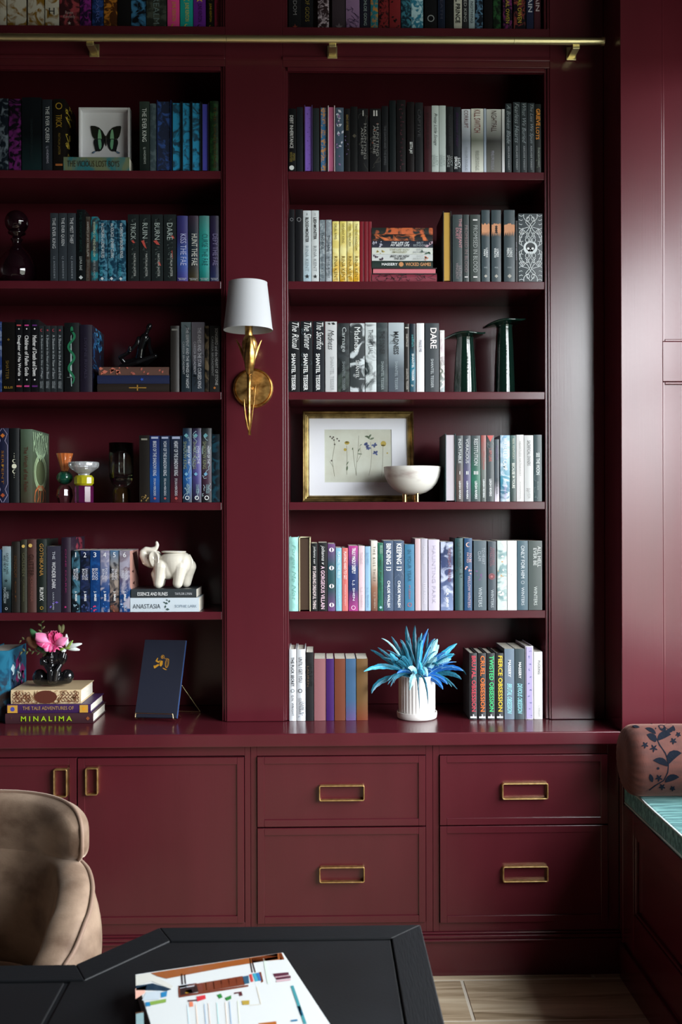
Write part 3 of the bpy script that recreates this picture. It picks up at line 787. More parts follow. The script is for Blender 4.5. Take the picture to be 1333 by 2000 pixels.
# R2
B('R2',564.5,576,409,'15161a','slim black paperback with arch mark, left one',art=K(emblem(.5,.14,.25,'ring'),'7a7c80'))
B('R2',577,592,409,'15161a','black paperback with arch mark, right one',art=K(emblem(.5,.14,.25,'ring'),'7a7c80'))
B('R2',592.5,608.3,411,'c8d0d4>c4ccd0>a8c0cc','white book with bold black title number one','1;.04;.07;0;.05;222;h','BLOOD=MONSTER;.1;.45;0;.4;17181a;b','RINA KENT;.5;.86;0;.4;8a98a0',art=K(emblem(.5,.93,.32,'star'),'22262a'))
B('R2',608.8,623.5,411,'ccd2d4','white book with bold black title number two','2;.04;.07;0;.12;222;h','LIES=MONSTER;.1;.41;0;.4;17181a;b','RINA KENT;.5;.86;0;.4;8a9094',art=K(emblem(.5,.93,.32,'star'),'22262a'))
B('R2',625,636.3,429.5,'7c8890/a8b2b8@60','grey mottled book, left of two','THORNS;.2;.48;0;.4;2a3034','RINA KENT;.6;.95;0;.35;5c666c')
B('R2',637,648.5,429,'88929a/b4bcc2@60','grey mottled book, right of two','THORNS;.25;.52;0;.4;2a3034','RINA KENT;.6;.95;0;.35;5c666c')
for i, (u0, u1, t) in enumerate(((650,663,'CRUEL KING'),(664.3,677.8,'DEVIANT KING'),(678.6,690,'STEEL PRINCESS'),(690.6,702.8,'TWISTED KINGDOM'))):
    B('R2',u0,u1,432,'e2d270>e0cc78>e0a818/f0e6a0@22',('first','second','third','fourth')[i]+' of four yellow gold paperbacks',t+';.04;%g;0;.35;6a5a14' % (.3+.06*i),'RINA KENT;.58;.98;0;.5;7a6414')
B('R2',703.6,711.4,432.5,'7a1c28','left slim plain red book')
B('R2',711.8,719.2,432.5,'741a26','middle slim plain red book')
B('R2',719.6,726.6,432.5,'7a1c28','right slim plain red book')
B('R2',866,882.5,412,'15161a','gold page edges between black boards',hard=True,fore=1,pages='b48c34',depth=.19)
B('R2',884.5,904,419,'3a4446','slate book with pink block title','THE PAGEANT|DUET;.06;.5;.12;.6;b07c84;2b','LILITH|VINCENT;.72;.96;.1;.55;98888c;2t')
B('R2',905.3,917,419,'353d3e','slim slate book with dim pink title','PROMISED IN BLOOD;.16;.86;0;.5;8a7478;t',art=K(emblem(.5,.93,.28,'bar'),'e0dcdc'))
B('R2',918.8,939,419,'39413f','slate book with thin tall white title','PROMISED IN BLOOD;.16;.86;0;.42;a8b0ae;t',art=kk((emblem(.5,.08,.22,'bar'),'e0e0e0'),(emblem(.5,.93,.2,'bar'),'e0dcdc')))
for i, (u0, u1, t) in enumerate(((941,957.5,'PAIN'),(960.5,979.5,'WRATH'),(985,1006.5,'MERCY'))):
    def bandf(a, k, s=i):
        R = random.Random(s+40); P = [(0.01, .2+.02*R.random())]
        for j in range(9): P.append((.05+.9*j/8, .21-.03*R.random()))
        P.append((.99, .2)); P.append((.99, .33))
        for j in range(12): P.append((.96-.92*j/11, (.29, .36)[j % 2]+.02*R.random()))
        P.append((.01, .33)); a.poly(P)
    B('R2',u0,u1,410,'37444a',('left','middle','right')[i]+' tall slate book with orange cloud band','LORDS|'+t+';.53;.66;0;.5;dfe4e6;2b','ANGEL;.79;.81;0;.4;aab4b8;h',art=kk((bandf,'c88c66'),(emblem(.5,.92,.2,'diamond'),'a8a49c'))+(kk((many(*[emblem(.5,.235+.025*q,.16,'diamond') for q in range(4)]),'2a1c18')) if i == 1 else []))
B('R2',1007,1011.5,431,'1c2022','very slim dark paperback behind skull book','SAFE OF PRINCE;.35;.65;0;.5;99a')
def skull(a, k):
    c = (.5, .5)
    a.disc(c, .29, 22, .29/k)
    for sx in (-1, 1):
        for t0, sg in ((.0, 1), (1, -1)):
            Y = lambda t: t0+sg*t
            a.stroke([(.5+sx*.02, Y(.02)), (.5+sx*.14, Y(.08)), (.5+sx*.2, Y(.13)), (.5+sx*.06, Y(.19)), (.5, Y(.23)), (.5+sx*.05, Y(.29)), (.5+sx*.22, Y(.35))], .022)
            a.stroke([(.5+sx*.28, Y(.01)), (.5+sx*.28, Y(.06)), (.5+sx*.2, Y(.1)), (.5+sx*.1, Y(.12)), (.5, Y(.16)), (.5+sx*.12, Y(.25)), (.5+sx*.33, Y(.3)), (.5+sx*.42, Y(.38)), (.5+sx*.36, Y(.46))], .024)
            a.ring((.5+sx*.1, Y(.08)), .06, .02, 14, ry=.06/k*1.4)
            a.ring((.5+sx*.34, Y(.27)), .1, .024, 16, ry=.1/k)
            a.ring((.5+sx*.34, Y(.27)), .045, .02, 12, ry=.045/k)
            a.ring((.5+sx*.14, Y(.385)), .07, .02, 14, ry=.09/k)
            a.ring((.5+sx*.12, Y(.31)), .05, .02, 12, ry=.09/k)
            for q in range(7):
                y = .03+q*.062
                a.stroke([(.5+sx*(.3+.02*(q % 3)), Y(y)), (.5+sx*.38, Y(y+.012)), (.5+sx*.48, Y(y-.004))], .02)
            a.stroke([(.5+sx*.05, Y(.44)), (.5+sx*.02, Y(.35)), (.5+sx*.1, Y(.3)), (.5+sx*.24, Y(.27))], .02)
            a.stroke([(.5+sx*.3, Y(.48)), (.5+sx*.47, Y(.44)), (.5+sx*.45, Y(.33)), (.5+sx*.3, Y(.22)), (.5+sx*.1, Y(.2))], .022)
def skull2(a, k):
    a.disc((.5, .49), .2, 18, .18/k)
    a.poly([(.38, .5), (.62, .5), (.6, .555), (.4, .555)])
def skull3(a, k):
    for sx in (-1, 1): a.disc((.5+sx*.09, .512), .055, 10, .05/k)
    a.poly([(.5, .522), (.53, .535), (.47, .535)])
B('R2',1013,1060.5,417,'3a4348','very wide slate book with white skull filigree',art=kk((skull,'dfe6ea'),(skull2,'2a3034'),(skull3,'eef2f4')))
# L2
for (u0, u1, t, t1_, l) in ((98,113.5,'THE EVER KING',.52,'slate book with white serif title, first of three alike'),(114.5,131,'THE EVER QUEEN',.48,'slate book with white serif title, second of three alike'),(132,148.5,'THE MIST THIEF',.45,'slate book with mist swirl, third of three alike')):
    B('L2',u0,u1,416,'3a4149',l,t+';.07;%g;0;.42;c4c8cc' % t1_,'LJ ANDREWS;.64;.96;0;.28;98a0a8;w')
B('L2',149.5,166.5,409,'0e1416','tall black book with small diamond emblem','THE SWAMP BRIDE;.03;.6;0;.3;12302c','LUNA RAE;.66;.85;0;.3;a8b0b0',art=K(emblem(.5,.95,.25,'diamond'),'c0c8c8'))
B('L2',167.5,176.5,423,'4a3a32/5c5850@50','slim brown misty book','SERPENTS OF SKY AND FLAME;.08;.62;0;.4;bcb8b0','BREE ISLANDS;.68;.95;0;.3;7a7670')
B('L2',177.5,191.5,423,'3f4a50/2f9cac@30','grey and teal foam book','WARRIORS OF WIND AND ASH;.08;.62;0;.35;c0c8a8','BREE ISLANDS;.68;.95;0;.3;98a0a0')
for i, (u0, u1, t) in enumerate(((192.5,210,'the LONGING of LONE WOLVES'),(211,228.5,'the SOLACE of SHARP CLAWS'),(229.3,246,'the DREAMS of BROKEN KINGS'))):
    B('L2',u0,u1,430,'15425c/5ca0bc@55',('left','middle','right')[i]+' icy blue thicket book of three',t+';.05;.62;0;.35;d0d8dc','LK FORESTER;.74;.92;-.2;.3;3aa0b4;2',art=K(emblem(.4,.96,.2,'diamond'),'c8d0d4'))
for i, (u0, u1, t, a1, pp) in enumerate(((249.5,271.5,'TRICK',.38,((.5,.4,.35,.03),)),(272.5,294.5,'RUIN',.36,((.4,.4,.5,.12),)),(296,318.5,'BURN',.38,((.45,.4,.6,.06),(.7,.72,.3,.05))),(320,344,'DARE',.38,((.75,.33,.3,.03),(.7,.55,.12,.12))))):
    def leafs(a, k, pp=pp):
        for (x, y, w_, dy) in pp: a.poly([(x-w_/2, y), (x, y-.015), (x+w_/2, y+dy), (x, y+dy*.5+.02)])
    B('L2',u0,u1,418.5,'22292a',('first','second','third','fourth')[i]+' dark thorn-pattern book with red leaf',t+';.13;%g;.0;.45;a8b4b0;t' % a1,'NATALIA JASTER;.59;.93;.1;.25;b0b4b0',art=kk((sprigs(26,i,.18),'46504e'),(leafs,'b04840')))
for (u0, u1, c, t, l, tc_) in ((345.7,366.8,'3a3a80>3a3478>3f6ac0>4a3f98','KISS|FAE','violet blue glossy hardback','b8bce0'),(368,388,'3c2c40>1c2c38>26303c>4c4224','HUNT|FAE','dark hardback with golden foot','d0d0c8'),(389,409,'4c8c88>28a8a0>2cb8b4>1c8880','CURSE|FAE','turquoise glossy hardback','1c4c54'),(410.3,427.5,'302a48>2e2450>2e2450>2c3c70','DEFY|FAE','indigo hardback at the end of the row','8078a0')):
    B('L2',u0,u1,421,c,l,t.replace('|',' THE ')+';.28;.76;.1;.55;'+tc_+';t','NATALIA|JASTER;.95;.99;0;.8;c8ccd0;h2',hard=True)
# R3
sc = ';.02;.4;.1;.6;e8eaea;i'
B('R3',564.5,586.3,627,'15171a','black paperback with large white script, first of three','The Ritual'+sc,'SHANTEL TESSIER;.46;.98;-.08;.36;eef0f0;b')
B('R3',587.3,611,627,'15181c','black paperback with large white script, second of three','The Sinner'+sc,'SHANTEL TESSIER;.46;.98;-.08;.36;eef0f0;b',art=K(lines(7,4,.05),'3c4a50'))
B('R3',612,634.3,627,'15181e','black paperback with large white script, third of three','The Sacrifice'+sc,'SHANTEL TESSIER;.46;.98;-.08;.36;eef0f0;b')
B('R3',635.8,658.8,628,'c0c2c4','white script paperback between black ones','Madness;.12;.4;0;.5;2a2c30;it','SHANTEL TESSIER;.5;.98;.1;.3;a0a4a6',art=K(petals(3,7,.5,.0,.05),'222'))
B('R3',660,683.3,631,'2c3032>34393c>445048/1c2022@30','grey black paperback with blackletter title','Carnage;.06;.42;0;.45;b0b8ba','SHANTEL TESSIER;.56;.98;0;.25;7a8286')
B('R3',684,713,631,'33383a/c4ccd0@22','black and white smoky paperback','Madness;.06;.42;0;.4;e0e4e4','SHANTEL;.54;.8;0;.22;d0d4d4')
B('R3',714,735.8,630,'c0c8ca/2c3436@17','white paperback with black smoke and tall title','THE RITUAL;.1;.46;0;.4;44484a','SHANTEL TESSIER;.56;.98;0;.25;98a0a0')
B('R3',736.5,758.3,630,'343c3f/414b4c@25','dark slate paperback with dim tall title','THE SINNER;.12;.46;0;.45;1a1c1e','SHANTEL TESSIER;.56;.97;0;.25;98a4a6')
B('R3',759.3,789.8,630,'a8b2b8>98a4ac>4c555e>4a525c','wide grey paperback with bold dark title','MADNESS;.13;.46;0;.32;202428;b','SHANTEL TESSIER;.56;.97;0;.18;98a4aa',art=K(lines(3,5,.02),'4a5054'))
B('R3',790.8,800,632,'221f1c','slim brown black paperback','SABOTAGE;.15;.34;0;.4;c0bcb4','SHANTEL TESSIER;.66;.97;0;.4;c0bcb4',art=K(emblem(.5,.06,.4,'bar'),'c0c0b8'))
B('R3',801.3,812.6,632,'16202a>16222a>1c6c84>2c4c5a','slim black and teal paperback','selfish;.16;.34;0;.45;4a9ca0','SHANTEL TESSIER;.44;.84;0;.4;dfe4e6;b',art=K(petals(4,4,.5,.88,.99),'b8bcbc'))
B('R3',814.3,829.3,631,'dcdcde','plain white paperback','MAKE ME;.25;.42;0;.35;5a5e78')
B('R3',831,858.3,631,'33393e','wide slate paperback with bold white title','DARE;.07;.37;.1;.45;e8e0e0;b','SHANTEL TESSIER;.52;.94;0;.2;c0c8cc')
B('R3',860,869,645,'d4d0d0>d0c0c8>6c7468>a8b4b8/e8e4e4@40','slim shorter white book with coloured print')
# L3
B('L3',-14,3,628,'28407c/8898b8@30','cropped blue book with pale edge')
B('L3',4.5,29,629,'12110e','black book with gold lettering','SHATTER;.55;.82;-.1;.25;6a5420','ELLIS;.92;.95;0;.7;a8862c;h',art=K(emblem(.5,.25,.12,'diamond'),'5c481c'))
for i, (u0, u1, c, t) in enumerate(((30,44.5,'c04a54','Daughter of No Worlds'),(45.3,59.5,'c03c8c','Children of Fallen Gods'),(60.3,75.5,'5c2870','Mother of Death and Dawn'))):
    B('L3',u0,u1,624,'121316',('first','second','third')[i]+' black book with white blackletter and coloured foot',t+';.22;.78;0;.55;dcdcdc;b',art=kk((emblem(.5,.92,.36,'bar'),c),(emblem(.5,.08,.3,'bar'),c),(emblem(.5,.13,.13,'diamond'),'ddd'),(emblem(.5,.83,.13,'diamond'),'ddd')))
for i, (u0, u1, t) in enumerate(((76,87.3,'A Shadow in the Sins of Magic'),(88,98.6,'A Shadow in the Heart of the Blood'),(99.3,110.9,'A Shadow in the Vow of Stars'),(111.6,123,'A Shadow in the Ash and End'))):
    B('L3',u0,u1,636,'2e3438',('first','second','third','fourth')[i]+' slim slate book with serif title of four',t+';.14;.8;0;.45;a8b0b4','HOLLY|RENEE;.84;.95;0;.55;98a0a4;2',art=K(emblem(.5,.07,.25,('moon','star','moon','star')[i]),'a8404c'))
def snake(a, k):
    P = []; W = []
    for i in range(41):
        t = i/40; P.append((.5+.22*math.sin(t*15.5)*(1-.25*t), .12+.76*t)); W.append(.16 if 1 < i < 36 else .1)
    a.stroke(P, W); a.disc((.5+.03, .1), .1, 10, .22/k)
def dagger(a, k):
    a.poly([(.46, .2), (.5, .17), (.53, .7), (.42, .7)]); a.poly([(.38, .72), (.56, .72), (.54, .78), (.4, .78)]); a.stroke([(.2, .79), (.75, .79)], .012)
    a.stroke([(.48, .8), (.5, .92)], .05)
B('L3',125,154.5,630,'101719','wide black book with green snake round a dagger',hard=True,art=kk((dagger,'a8bcbc'),(snake,'1f6c4a')))
B('L3',155.8,179.5,634,'221c30','dark violet book at the end of the left run','DIVINE RIVALS;.2;.8;0;.25;343044',hard=True,depth=.19)
B('L3',333,350,636,'3a3634','dull brown grey book with silver edge',hard=True,art=K(emblem(.5,.06,.35,'bar'),'7a7a74'))
B('L3',354,373.2,629,'76868a>5a6c74>1c2830>26343c','grey blue book with white serif title fading to black','THE SERPENT AND THE WINGS OF NIGHT;.08;.95;.15;.3;c8ccd0','CARISSA BROADBENT;.28;.75;-.25;.22;a0a4a8',art=K(lines(4,3,.06),'1c2226'))
B('L3',374.5,399.5,629,'84808c>78747e>242c38>34404c','lilac grey book with white serif title','THE ASHES AND THE STAR CURSED KING;.08;.95;.12;.28;c4c6cc','CARISSA BROADBENT;.28;.75;-.25;.2;a8a8b0',art=K(lines(3,6,.06),'1c2226'))
B('L3',400.5,408.3,636,'241f1a/7a6a50@35','slim black and bronze book')
B('L3',409.5,429.3,636,'2c2e2f','charcoal book with grey serif title','SONGBIRD and the HEART OF STONE;.04;.9;.2;.28;b4b6b6','CARISSA BROADBENT;.16;.76;-.2;.22;8a8c8c',art=K(emblem(.5,.94,.14,'diamond'),'b06c30'))
# R4
B('R4',870.5,891,847,'1c3a3c','hardback with lilac white page edges turned outward',hard=True,fore=1,pages='b8b0b8',depth=.17)
for (u0, u1, t, n, c, t1_, l) in ((891.8,905.5,'INSATIABLE','I','3c4346>3f4648>5c4a46>463c3a',.42,'slate book marked one with brown smoke'),(906,920.3,'VORACIOUS','II','3c4348>44485c>504c70>3c4048',.42,'slate book marked two with violet smoke'),(921,939.3,'RESTITUTION','III','3a4246>34504a>1f6450>303c40',.45,'slate book marked three with green smoke')):
    B('R4',u0,u1,850.5,c,l,t+';.05;%g;0;.42;c8ccce' % t1_,n+';.54;.59;0;%g;e0e4e4;hb' % (.15*len(n) if len(n) > 1 else .09),'LEIGH RIVERS;.69;.96;0;.25;dfe2e4;b')
B('R4',940.4,950.3,850,'98504c>6a706c>4c5452','slim grey book with red corner','LITTLE STRANGER;.24;.52;0;.35;b85450','LEIGH RIVERS;.67;.94;0;.35;dfe2e4;b')
B('R4',951,966,850,'40474a','slate book with red top triangle','I AM LIAR;.2;.4;0;.4;b85c58','LEIGH RIVERS;.66;.92;0;.3;dfe2e4;b',art=kk((lambda a, k: a.poly([(.05, .003), (.95, .003), (.5, .1)]),'c05450'),(lines(3,4,.03),'98a0a0')))
B('R4',966.8,975.8,858,'404a52>3c464e>3c464e>d8d0dc','slim slate book with violet title and white foot','PHANTOM;.1;.32;0;.5;6c5c84','RACHEL KIVA;.63;.88;0;.4;202428;')
B('R4',978,996.8,850,'7ca8c8>98b8cc>3f88a0>48607c/c8d8e4@30','light blue watercolour book with white title','WATER LILY CAMP;.04;.53;0;.45;e8f0f4;b','Nina May;.74;.96;0;.4;c4b4d8;i')
B('R4',997.8,1009,850,'4c6866>33423f','slim green black book with white title','BECAUSE IM YOURS;.42;.8;0;.5;e0e4dc;b','RESIL KENTUCKY;.05;.36;0;.35;c8ccb8')
B('R4',1009.6,1024,849,'d8d6d6','white book with faint grey title','HEARTLESS HATHAWAY;.1;.62;0;.3;a8a8a4','JOHANNA;.7;.96;0;.25;b4b4b0')
B('R4',1024.8,1042.6,850,'cfd0d0','white book with narrow black title','SACRIFICIAL SINNERS;.08;.46;0;.35;22262a;t','RIVER;.8;.96;0;.3;b0b0b0',art=K(lines(1,1,.03),'555'))
B('R4',1043.3,1059.3,849,'3a4e52','dark teal book with white splatter title','SEE THE MOON;.27;.6;0;.45;e0e8e8;b','KELA SALVIA;.7;.83;0;.2;a0b0b0',art=K(lines(3,8,.03),'8aa0a4'))
# L4
def deco(a, k):
    for sx in (-1, 1):
        a.stroke([(.5+sx*.05, .0), (.5+sx*.4, .08), (.5+sx*.2, .17), (.5+sx*.42, .23), (.5+sx*.42, .75), (.5+sx*.2, .82), (.5+sx*.42, .9), (.5+sx*.05, .995)], .06)
B('L4',-6,16.7,836,'1c2040','cropped navy book with gilt lattice','SERPENT;.3;.75;0;.2;8a5c24',hard=True,art=kk((deco,'8a84a0'),(emblem(.5,.1,.2,'diamond'),'c06c2c'),(emblem(.5,.5,.12,'diamond'),'a8842c'),(emblem(.5,.9,.2,'diamond'),'a04c2c')))
B('L4',18.5,37.3,836,'14191b','black book with white moon phases',hard=True,art=kk((emblem(.5,.51,.26),'dcdcc4'),(emblem(.5,.44,.2,'moon'),'dcdcc4'),(emblem(.5,.58,.2,'moon'),'dcdcc4'),(many(*[emblem(.5,.5+s*q,.06,'star') for s in (-1,1) for q in (.11,.13,.16)]),'c8c8b4')))
B('L4',39.5,62.5,838,'5f7460>55644c>4a4434','thick green grey hardback with ornate green front','The Wrath of the Fallen;.24;.85;0;.35;4a1c14',hard=True,depth=.21)
B('L4',272,292.3,850,'201d1a>201d1a>201d1a>241f1a','brown black book with gold grass at foot',art=kk((petals(14,4,.3,.9,.99),'8a7040'),(emblem(.5,.06,.3,'bar'),'7a786c')))
for (u0, u1, t, c, l) in ((292.7,312.4,'BRIDE OF THE SHADOW KING','1f2c6a>1f3c80>1c58a8>203c74','royal blue book with white ornate title'),(313.2,332,'VOW OF THE SHADOW KING','1f2c50>1f3a50>1f3c4c>1c3448','deep teal blue book with white ornate title'),(333,355.4,'HEART OF THE SHADOW KING','1c2840>1c2030>3c1c2c>5c1c24','navy to crimson book with white ornate title')):
    B('L4',u0,u1,851,c,l,t+';.08;.6;0;.35;c4c8d0','SYLVIA MERCEDES;.64;.9;0;.22;b8bcc4',art=kk((emblem(.5,.94,.15,'diamond'),'a04844'),(emblem(.5,.03,.35,'bar'),'9098b0')))
for (u0, u1, t, c, l) in ((357,374.7,'BRIDE OF THE','182838>2c5c90>2468b0>203040','tall black and blue foil hardback'),(375.7,393.3,'VOW OF THE','201c30>6c68b0>544c90>202030','tall black and violet foil hardback'),(394.5,413.3,'HEART OF THE','1c2424>5c6068>4c2c44>1c2428','tall black and silver foil hardback')):
    B('L4',u0,u1,836,c,l,'SHADOW KING;.18;.55;-.22;.38;788060','%s;.24;.48;.2;.25;d0d4dc' % t,'SYLVIA MERCEDES;.76;.88;.1;.35;88a8b0;2',hard=True,art=kk((emblem(.5,.94,.2,'ring'),'f0f2f2'),(lines(8,int(u0),.05),'98b0b8'),(emblem(.4,.1,.25,'diamond'),'5c9098'),(emblem(.4,.62,.22,'diamond'),'6898b8')))
B('L4',414.5,429.6,848,'13222c/1c4c60@40','dark teal navy book at the row end')
# R5
B('R5',563.5,583.3,1049,'8fc8c0/a0d8d0@30','tall aqua hardback with faint script','Forget Me Not;.1;.85;0;.5;78b0a8;it',hard=True)
B('R5',584.5,607,1050,'d8d0a8','dark brown page edges between cream boards',hard=True,fore=1,pages='3a2410')
B('R5',608,621,1061,'1c1f20','black book with white bold title and script','MY DARLING DREADFUL THING;.34;.97;0;.5;e0d0d0;b','johanna van;.04;.3;0;.5;d0d0d0;i')
B('R5',621.8,640,1060,'1a1c1e','black book with pale pink bold title','A GORGEOUS VILLAIN;.34;.97;0;.42;e0c0d0;b','johanna v;.04;.32;0;.5;d8d8d8;i')
B('R5',640.8,655.5,1062,'6c4478>2c5058>28484c>6c4478','purple and teal book with four lip prints',art=K(many(*[emblem(.5,t,.36,'kiss') for t in (.09,.36,.63,.91)]),'e0d8dc'))
B('R5',656.5,668,1070,'84b8cc','slim light blue paperback','PLAYING THE FIELD;.06;.48;0;.45;d0e4ec;b','MONICA MURPHY;.58;.92;0;.3;b0d4e0')
B('R5',668.7,680.3,1070,'c86c68','slim coral paperback','PLAYING HARD TO GET;.06;.5;0;.45;f0d8d4;b','MONICA MURPHY;.58;.92;0;.3;e8b8b4')
B('R5',681.3,700,1066,'b03c88>24386c>283460>a83c80','navy and magenta book with bold white title','TRULY MADLY DEEPLY;.03;.43;.05;.38;f0f0f0;b','L.J. SHEN;.53;.84;0;.3;e8e8f0',art=K(emblem(.5,.95,.2,'ring'),'e8c8dc'))
B('R5',701,713,1066,'d4bcc4','pale pink paperback with faint author','THORNE;.1;.28;0;.4;c0a8b0','L.J. SHEN;.64;.94;0;.4;c0a8b0')
B('R5',713.6,724.6,1067,'8cb0cc','powder blue paperback with faint author','BOWEN;.1;.28;0;.4;7ca0c0','L.J. SHEN;.64;.94;0;.4;7ca0c0')
B('R5',725.3,738,1056,'d8d4cc>d0c8bc>8c6450>6c4838','white to brown paperback with spaced title','THE KISS THIEF;.08;.58;0;.38;5c564c;w','L.J. SHEN;.74;.96;0;.35;b0a090')
B('R5',738.8,749.3,1060,'1f5c4c/2c7058@50','slim emerald book','BRUISED;.04;.16;.1;.5;a0c0b0','KING;.25;.7;0;.3;2c4c30',art=K(emblem(.5,.95,.3,'diamond'),'98c0d0'))
B('R5',750,769.3,1056,'44546c','slate blue book with chunky white title, left one','BINDING 13;.04;.43;0;.5;eef0f2;b','CHLOE WALSH;.57;.95;.0;.28;eef0f2;b',art=K(lines(12,5,.02),'8090a4'))
B('R5',770,790,1056,'44546c','slate blue book with chunky white title, right one','KEEPING 13;.04;.43;0;.5;eef0f2;b','CHLOE WALSH;.57;.95;.0;.28;eef0f2;b',art=K(lines(12,6,.02),'8090a4'))
B('R5',791.2,810,1063,'3c7494','steel blue cloth-look book','IN YOUR YEAR;.08;.56;0;.35;2c5068','M LEIGH;.62;.82;0;.2;a85c60',art=K(emblem(.5,.91,.2,'ring'),'b05c60'))
B('R5',811.5,822.6,1052,'c4acb0','pale pink book joined by a grey one',depth=.16)
B('R5',823.3,836,1052,'b0acb8','pale lilac grey book','Heartless;.1;.35;0;.4;d0ccd4;i','ELLE KENN;.62;.9;0;.35;d0ccd4',depth=.16)
B('R5',837.5,859.3,1054,'c4bccc','white lilac book with faint title','HAUNTING PARK;.08;.9;0;.3;b0a8bc')
B('R5',861.5,886,1058,'2c3858>3c4870>7484a8/b8c0d8@25','navy blue speckled book','MIDNIGHT FRIEND;.1;.58;.2;.25;6c2c40','C.R. JANE;.68;.95;0;.25;eef0f4;b')
B('R5',889.5,906.3,1051,'2c4c50','dark green slate hardback','A CURSED;.15;.4;0;.4;20383c',lean=2,hard=True,art=kk((emblem(.5,.09,.25,'moon'),'182c30'),(petals(6,5,.3,.4,.55),'182c30')))
B('R5',907.5,923,1051,'25486c','royal blue book with peach moon','TO BE|FATED;.2;.34;.1;.6;d0a8a4;2','WILLOW WINTERS;.52;.96;.1;.35;b89ca4',lean=2,art=kk((emblem(.5,.09,.3,'moon'),'e0b4a8'),(petals(5,5,.4,.37,.5),'d8a4a0')))
B('R5',926,951,1056,'4c5a62','wide slate book with purple petals','TO HEART|CLAIM;.1;.34;.1;.55;9ca4ac;2','WINTERS;.67;.95;0;.28;b8c0c4',art=K(petals(6,9,.25,.42,.58),'6c4878'))
B('R5',954,970,1057,'434c54','slate book with pink rose','IRRESISTIBLE|ATTRACTION;.08;.36;0;.6;8c5c68;2','WINTERS;.7;.96;0;.35;b8c0c4',art=kk((emblem(.45,.51,.4,'disc'),'8a4c50'),(emblem(.45,.51,.26,'ring'),'5c3038'),(emblem(.45,.51,.1,'disc'),'b07070')))
B('R5',972,991,1056,'c8d4d0/7c9a9c@24','white and sage floral book',art=kk((petals(9,3,.5,.02,.9),'d8dcd8'),(petals(4,6,.3,.1,.6),'c89858')))
B('R5',991.8,1010.3,1056,'e4e4e4','plain white paperback',art=K(petals(3,6,.12,.42,.5),'909498'))
B('R5',1011.3,1032,1056,'48626e','steel blue book with white title','ONLY FOR HIM;.07;.54;0;.35;e0e6e8','WINTERS;.67;.93;.0;.28;d0d8dc',art=K(emblem(.5,.6,.14,'ring'),'b8c0c4'))
B('R5',1033,1060,1056,'4c5654','wide grey green book with white two-line title',"ALL HELL|EVER BE;.08;.38;.12;.55;e0e6e4;2",'WINTERS;.66;.93;.0;.25;d0d8d4')
# L5
B('L5',-14,3,1073,'28487c','cropped blue book')
B('L5',4.3,20.3,1067,'a8b8c0>8cb4bc>1c2c30>12181c','pale teal to black book','CASTLE OF ASHES|AND VIRTUES;.1;.42;0;.6;14181c;2','LANA|POCHERCEW;.62;.86;0;.65;a8b4b8;2',art=kk((emblem(.5,.52,.25,'star'),'1c2c30'),(emblem(.5,.94,.14,'ring'),'c8ccd0')))
B('L5',22,39,1058,'241f1a','dark brown slipcase with gilt edge','KINGDOM;.2;.5;0;.35;4c3018','OF;.55;.85;0;.2;4c3018',hard=True)
B('L5',40.5,52.3,1054,'38382a','olive hardback with gold disc','GOLDEN;.18;.5;0;.5;54543c','CORVANIA;.55;.85;0;.3;54543c',hard=True,art=K(emblem(.45,.09,.28),'c8a85c'))
B('L5',53.3,70.8,1054,'5c3a34','brown hardback with gold disc','GLITTER;.2;.5;0;.5;2c1814','CORVANIA;.52;.85;0;.3;704840',hard=True,art=K(emblem(.35,.08,.22),'c8a85c'))
B('L5',71.8,90.8,1053,'1c2622','black green hardback with gold title','GOTHIKANA;.06;.5;0;.4;a87c3c','RUNYX;.66;.84;0;.4;e8e8e4',hard=True,art=K(emblem(.5,.94,.15,'ring'),'b89030'))
B('L5',92,118.3,1066.5,'3c3c4c','slate violet paperback with white serif title','THE;.08;.2;.0;.2;b8bcc4','WONDER DARK;.24;.64;0;.28;dfe0e4','LAURA T JAMES;.7;.96;-.05;.15;a8acb4',art=K(petals(3,3,.3,.84,.95),'6c58b4'))
B('L5',119.5,138,1050,'2c1c30','dark plum hardback with magenta line','ONE DARK;.15;.75;0;.15;7c2458',hard=True,depth=.2,art=K(emblem(.45,.93,.12,'diamond'),'b02c70'))
six = (('140.3','156.3','BROKEN','101c24/5088a0@22','black and pale blue','1'),('157','175.5','SAVAGE','121c30/2c3c6c@30','midnight blue','2'),('176.3','195.3','BLOOD','104080/1c58a0@30','bright royal blue','3'),('196','214','FORCED','9c98b8>7c88b0>1c4c90>14488c/c0bcd0@30','lilac to blue','4'),('215','232.5','TRAGIC','5c88b0>c0b4a8>b8a498>6c3c2c/282c38@26','white and rust torso print','5'),('233.5','254','UNBROKEN','a098a8>886c78>1c5090>14488c/c0bcd0@26','mauve to blue','6'))
for (u0, u1, t, c, l, n) in six:
    B('L5',float(u0),float(u1),1075,c,l+' book numbered '+n,n+';.03;.11;0;%s;e8e8ec;h' % ('.1' if n == '1' else '.3'),t+'|BONDS;.29;.48;0;.6;d8d8e0;2','J. BREE;.66;.82;0;.28;f0f0f0;b',art=K(petals(5,int(n)+3,.35,.86,.98),('a8c8d8','3c4c7c','d03c6c','3c78c0','8c5040','98b0d0')[int(n)-1]),depth=.16)
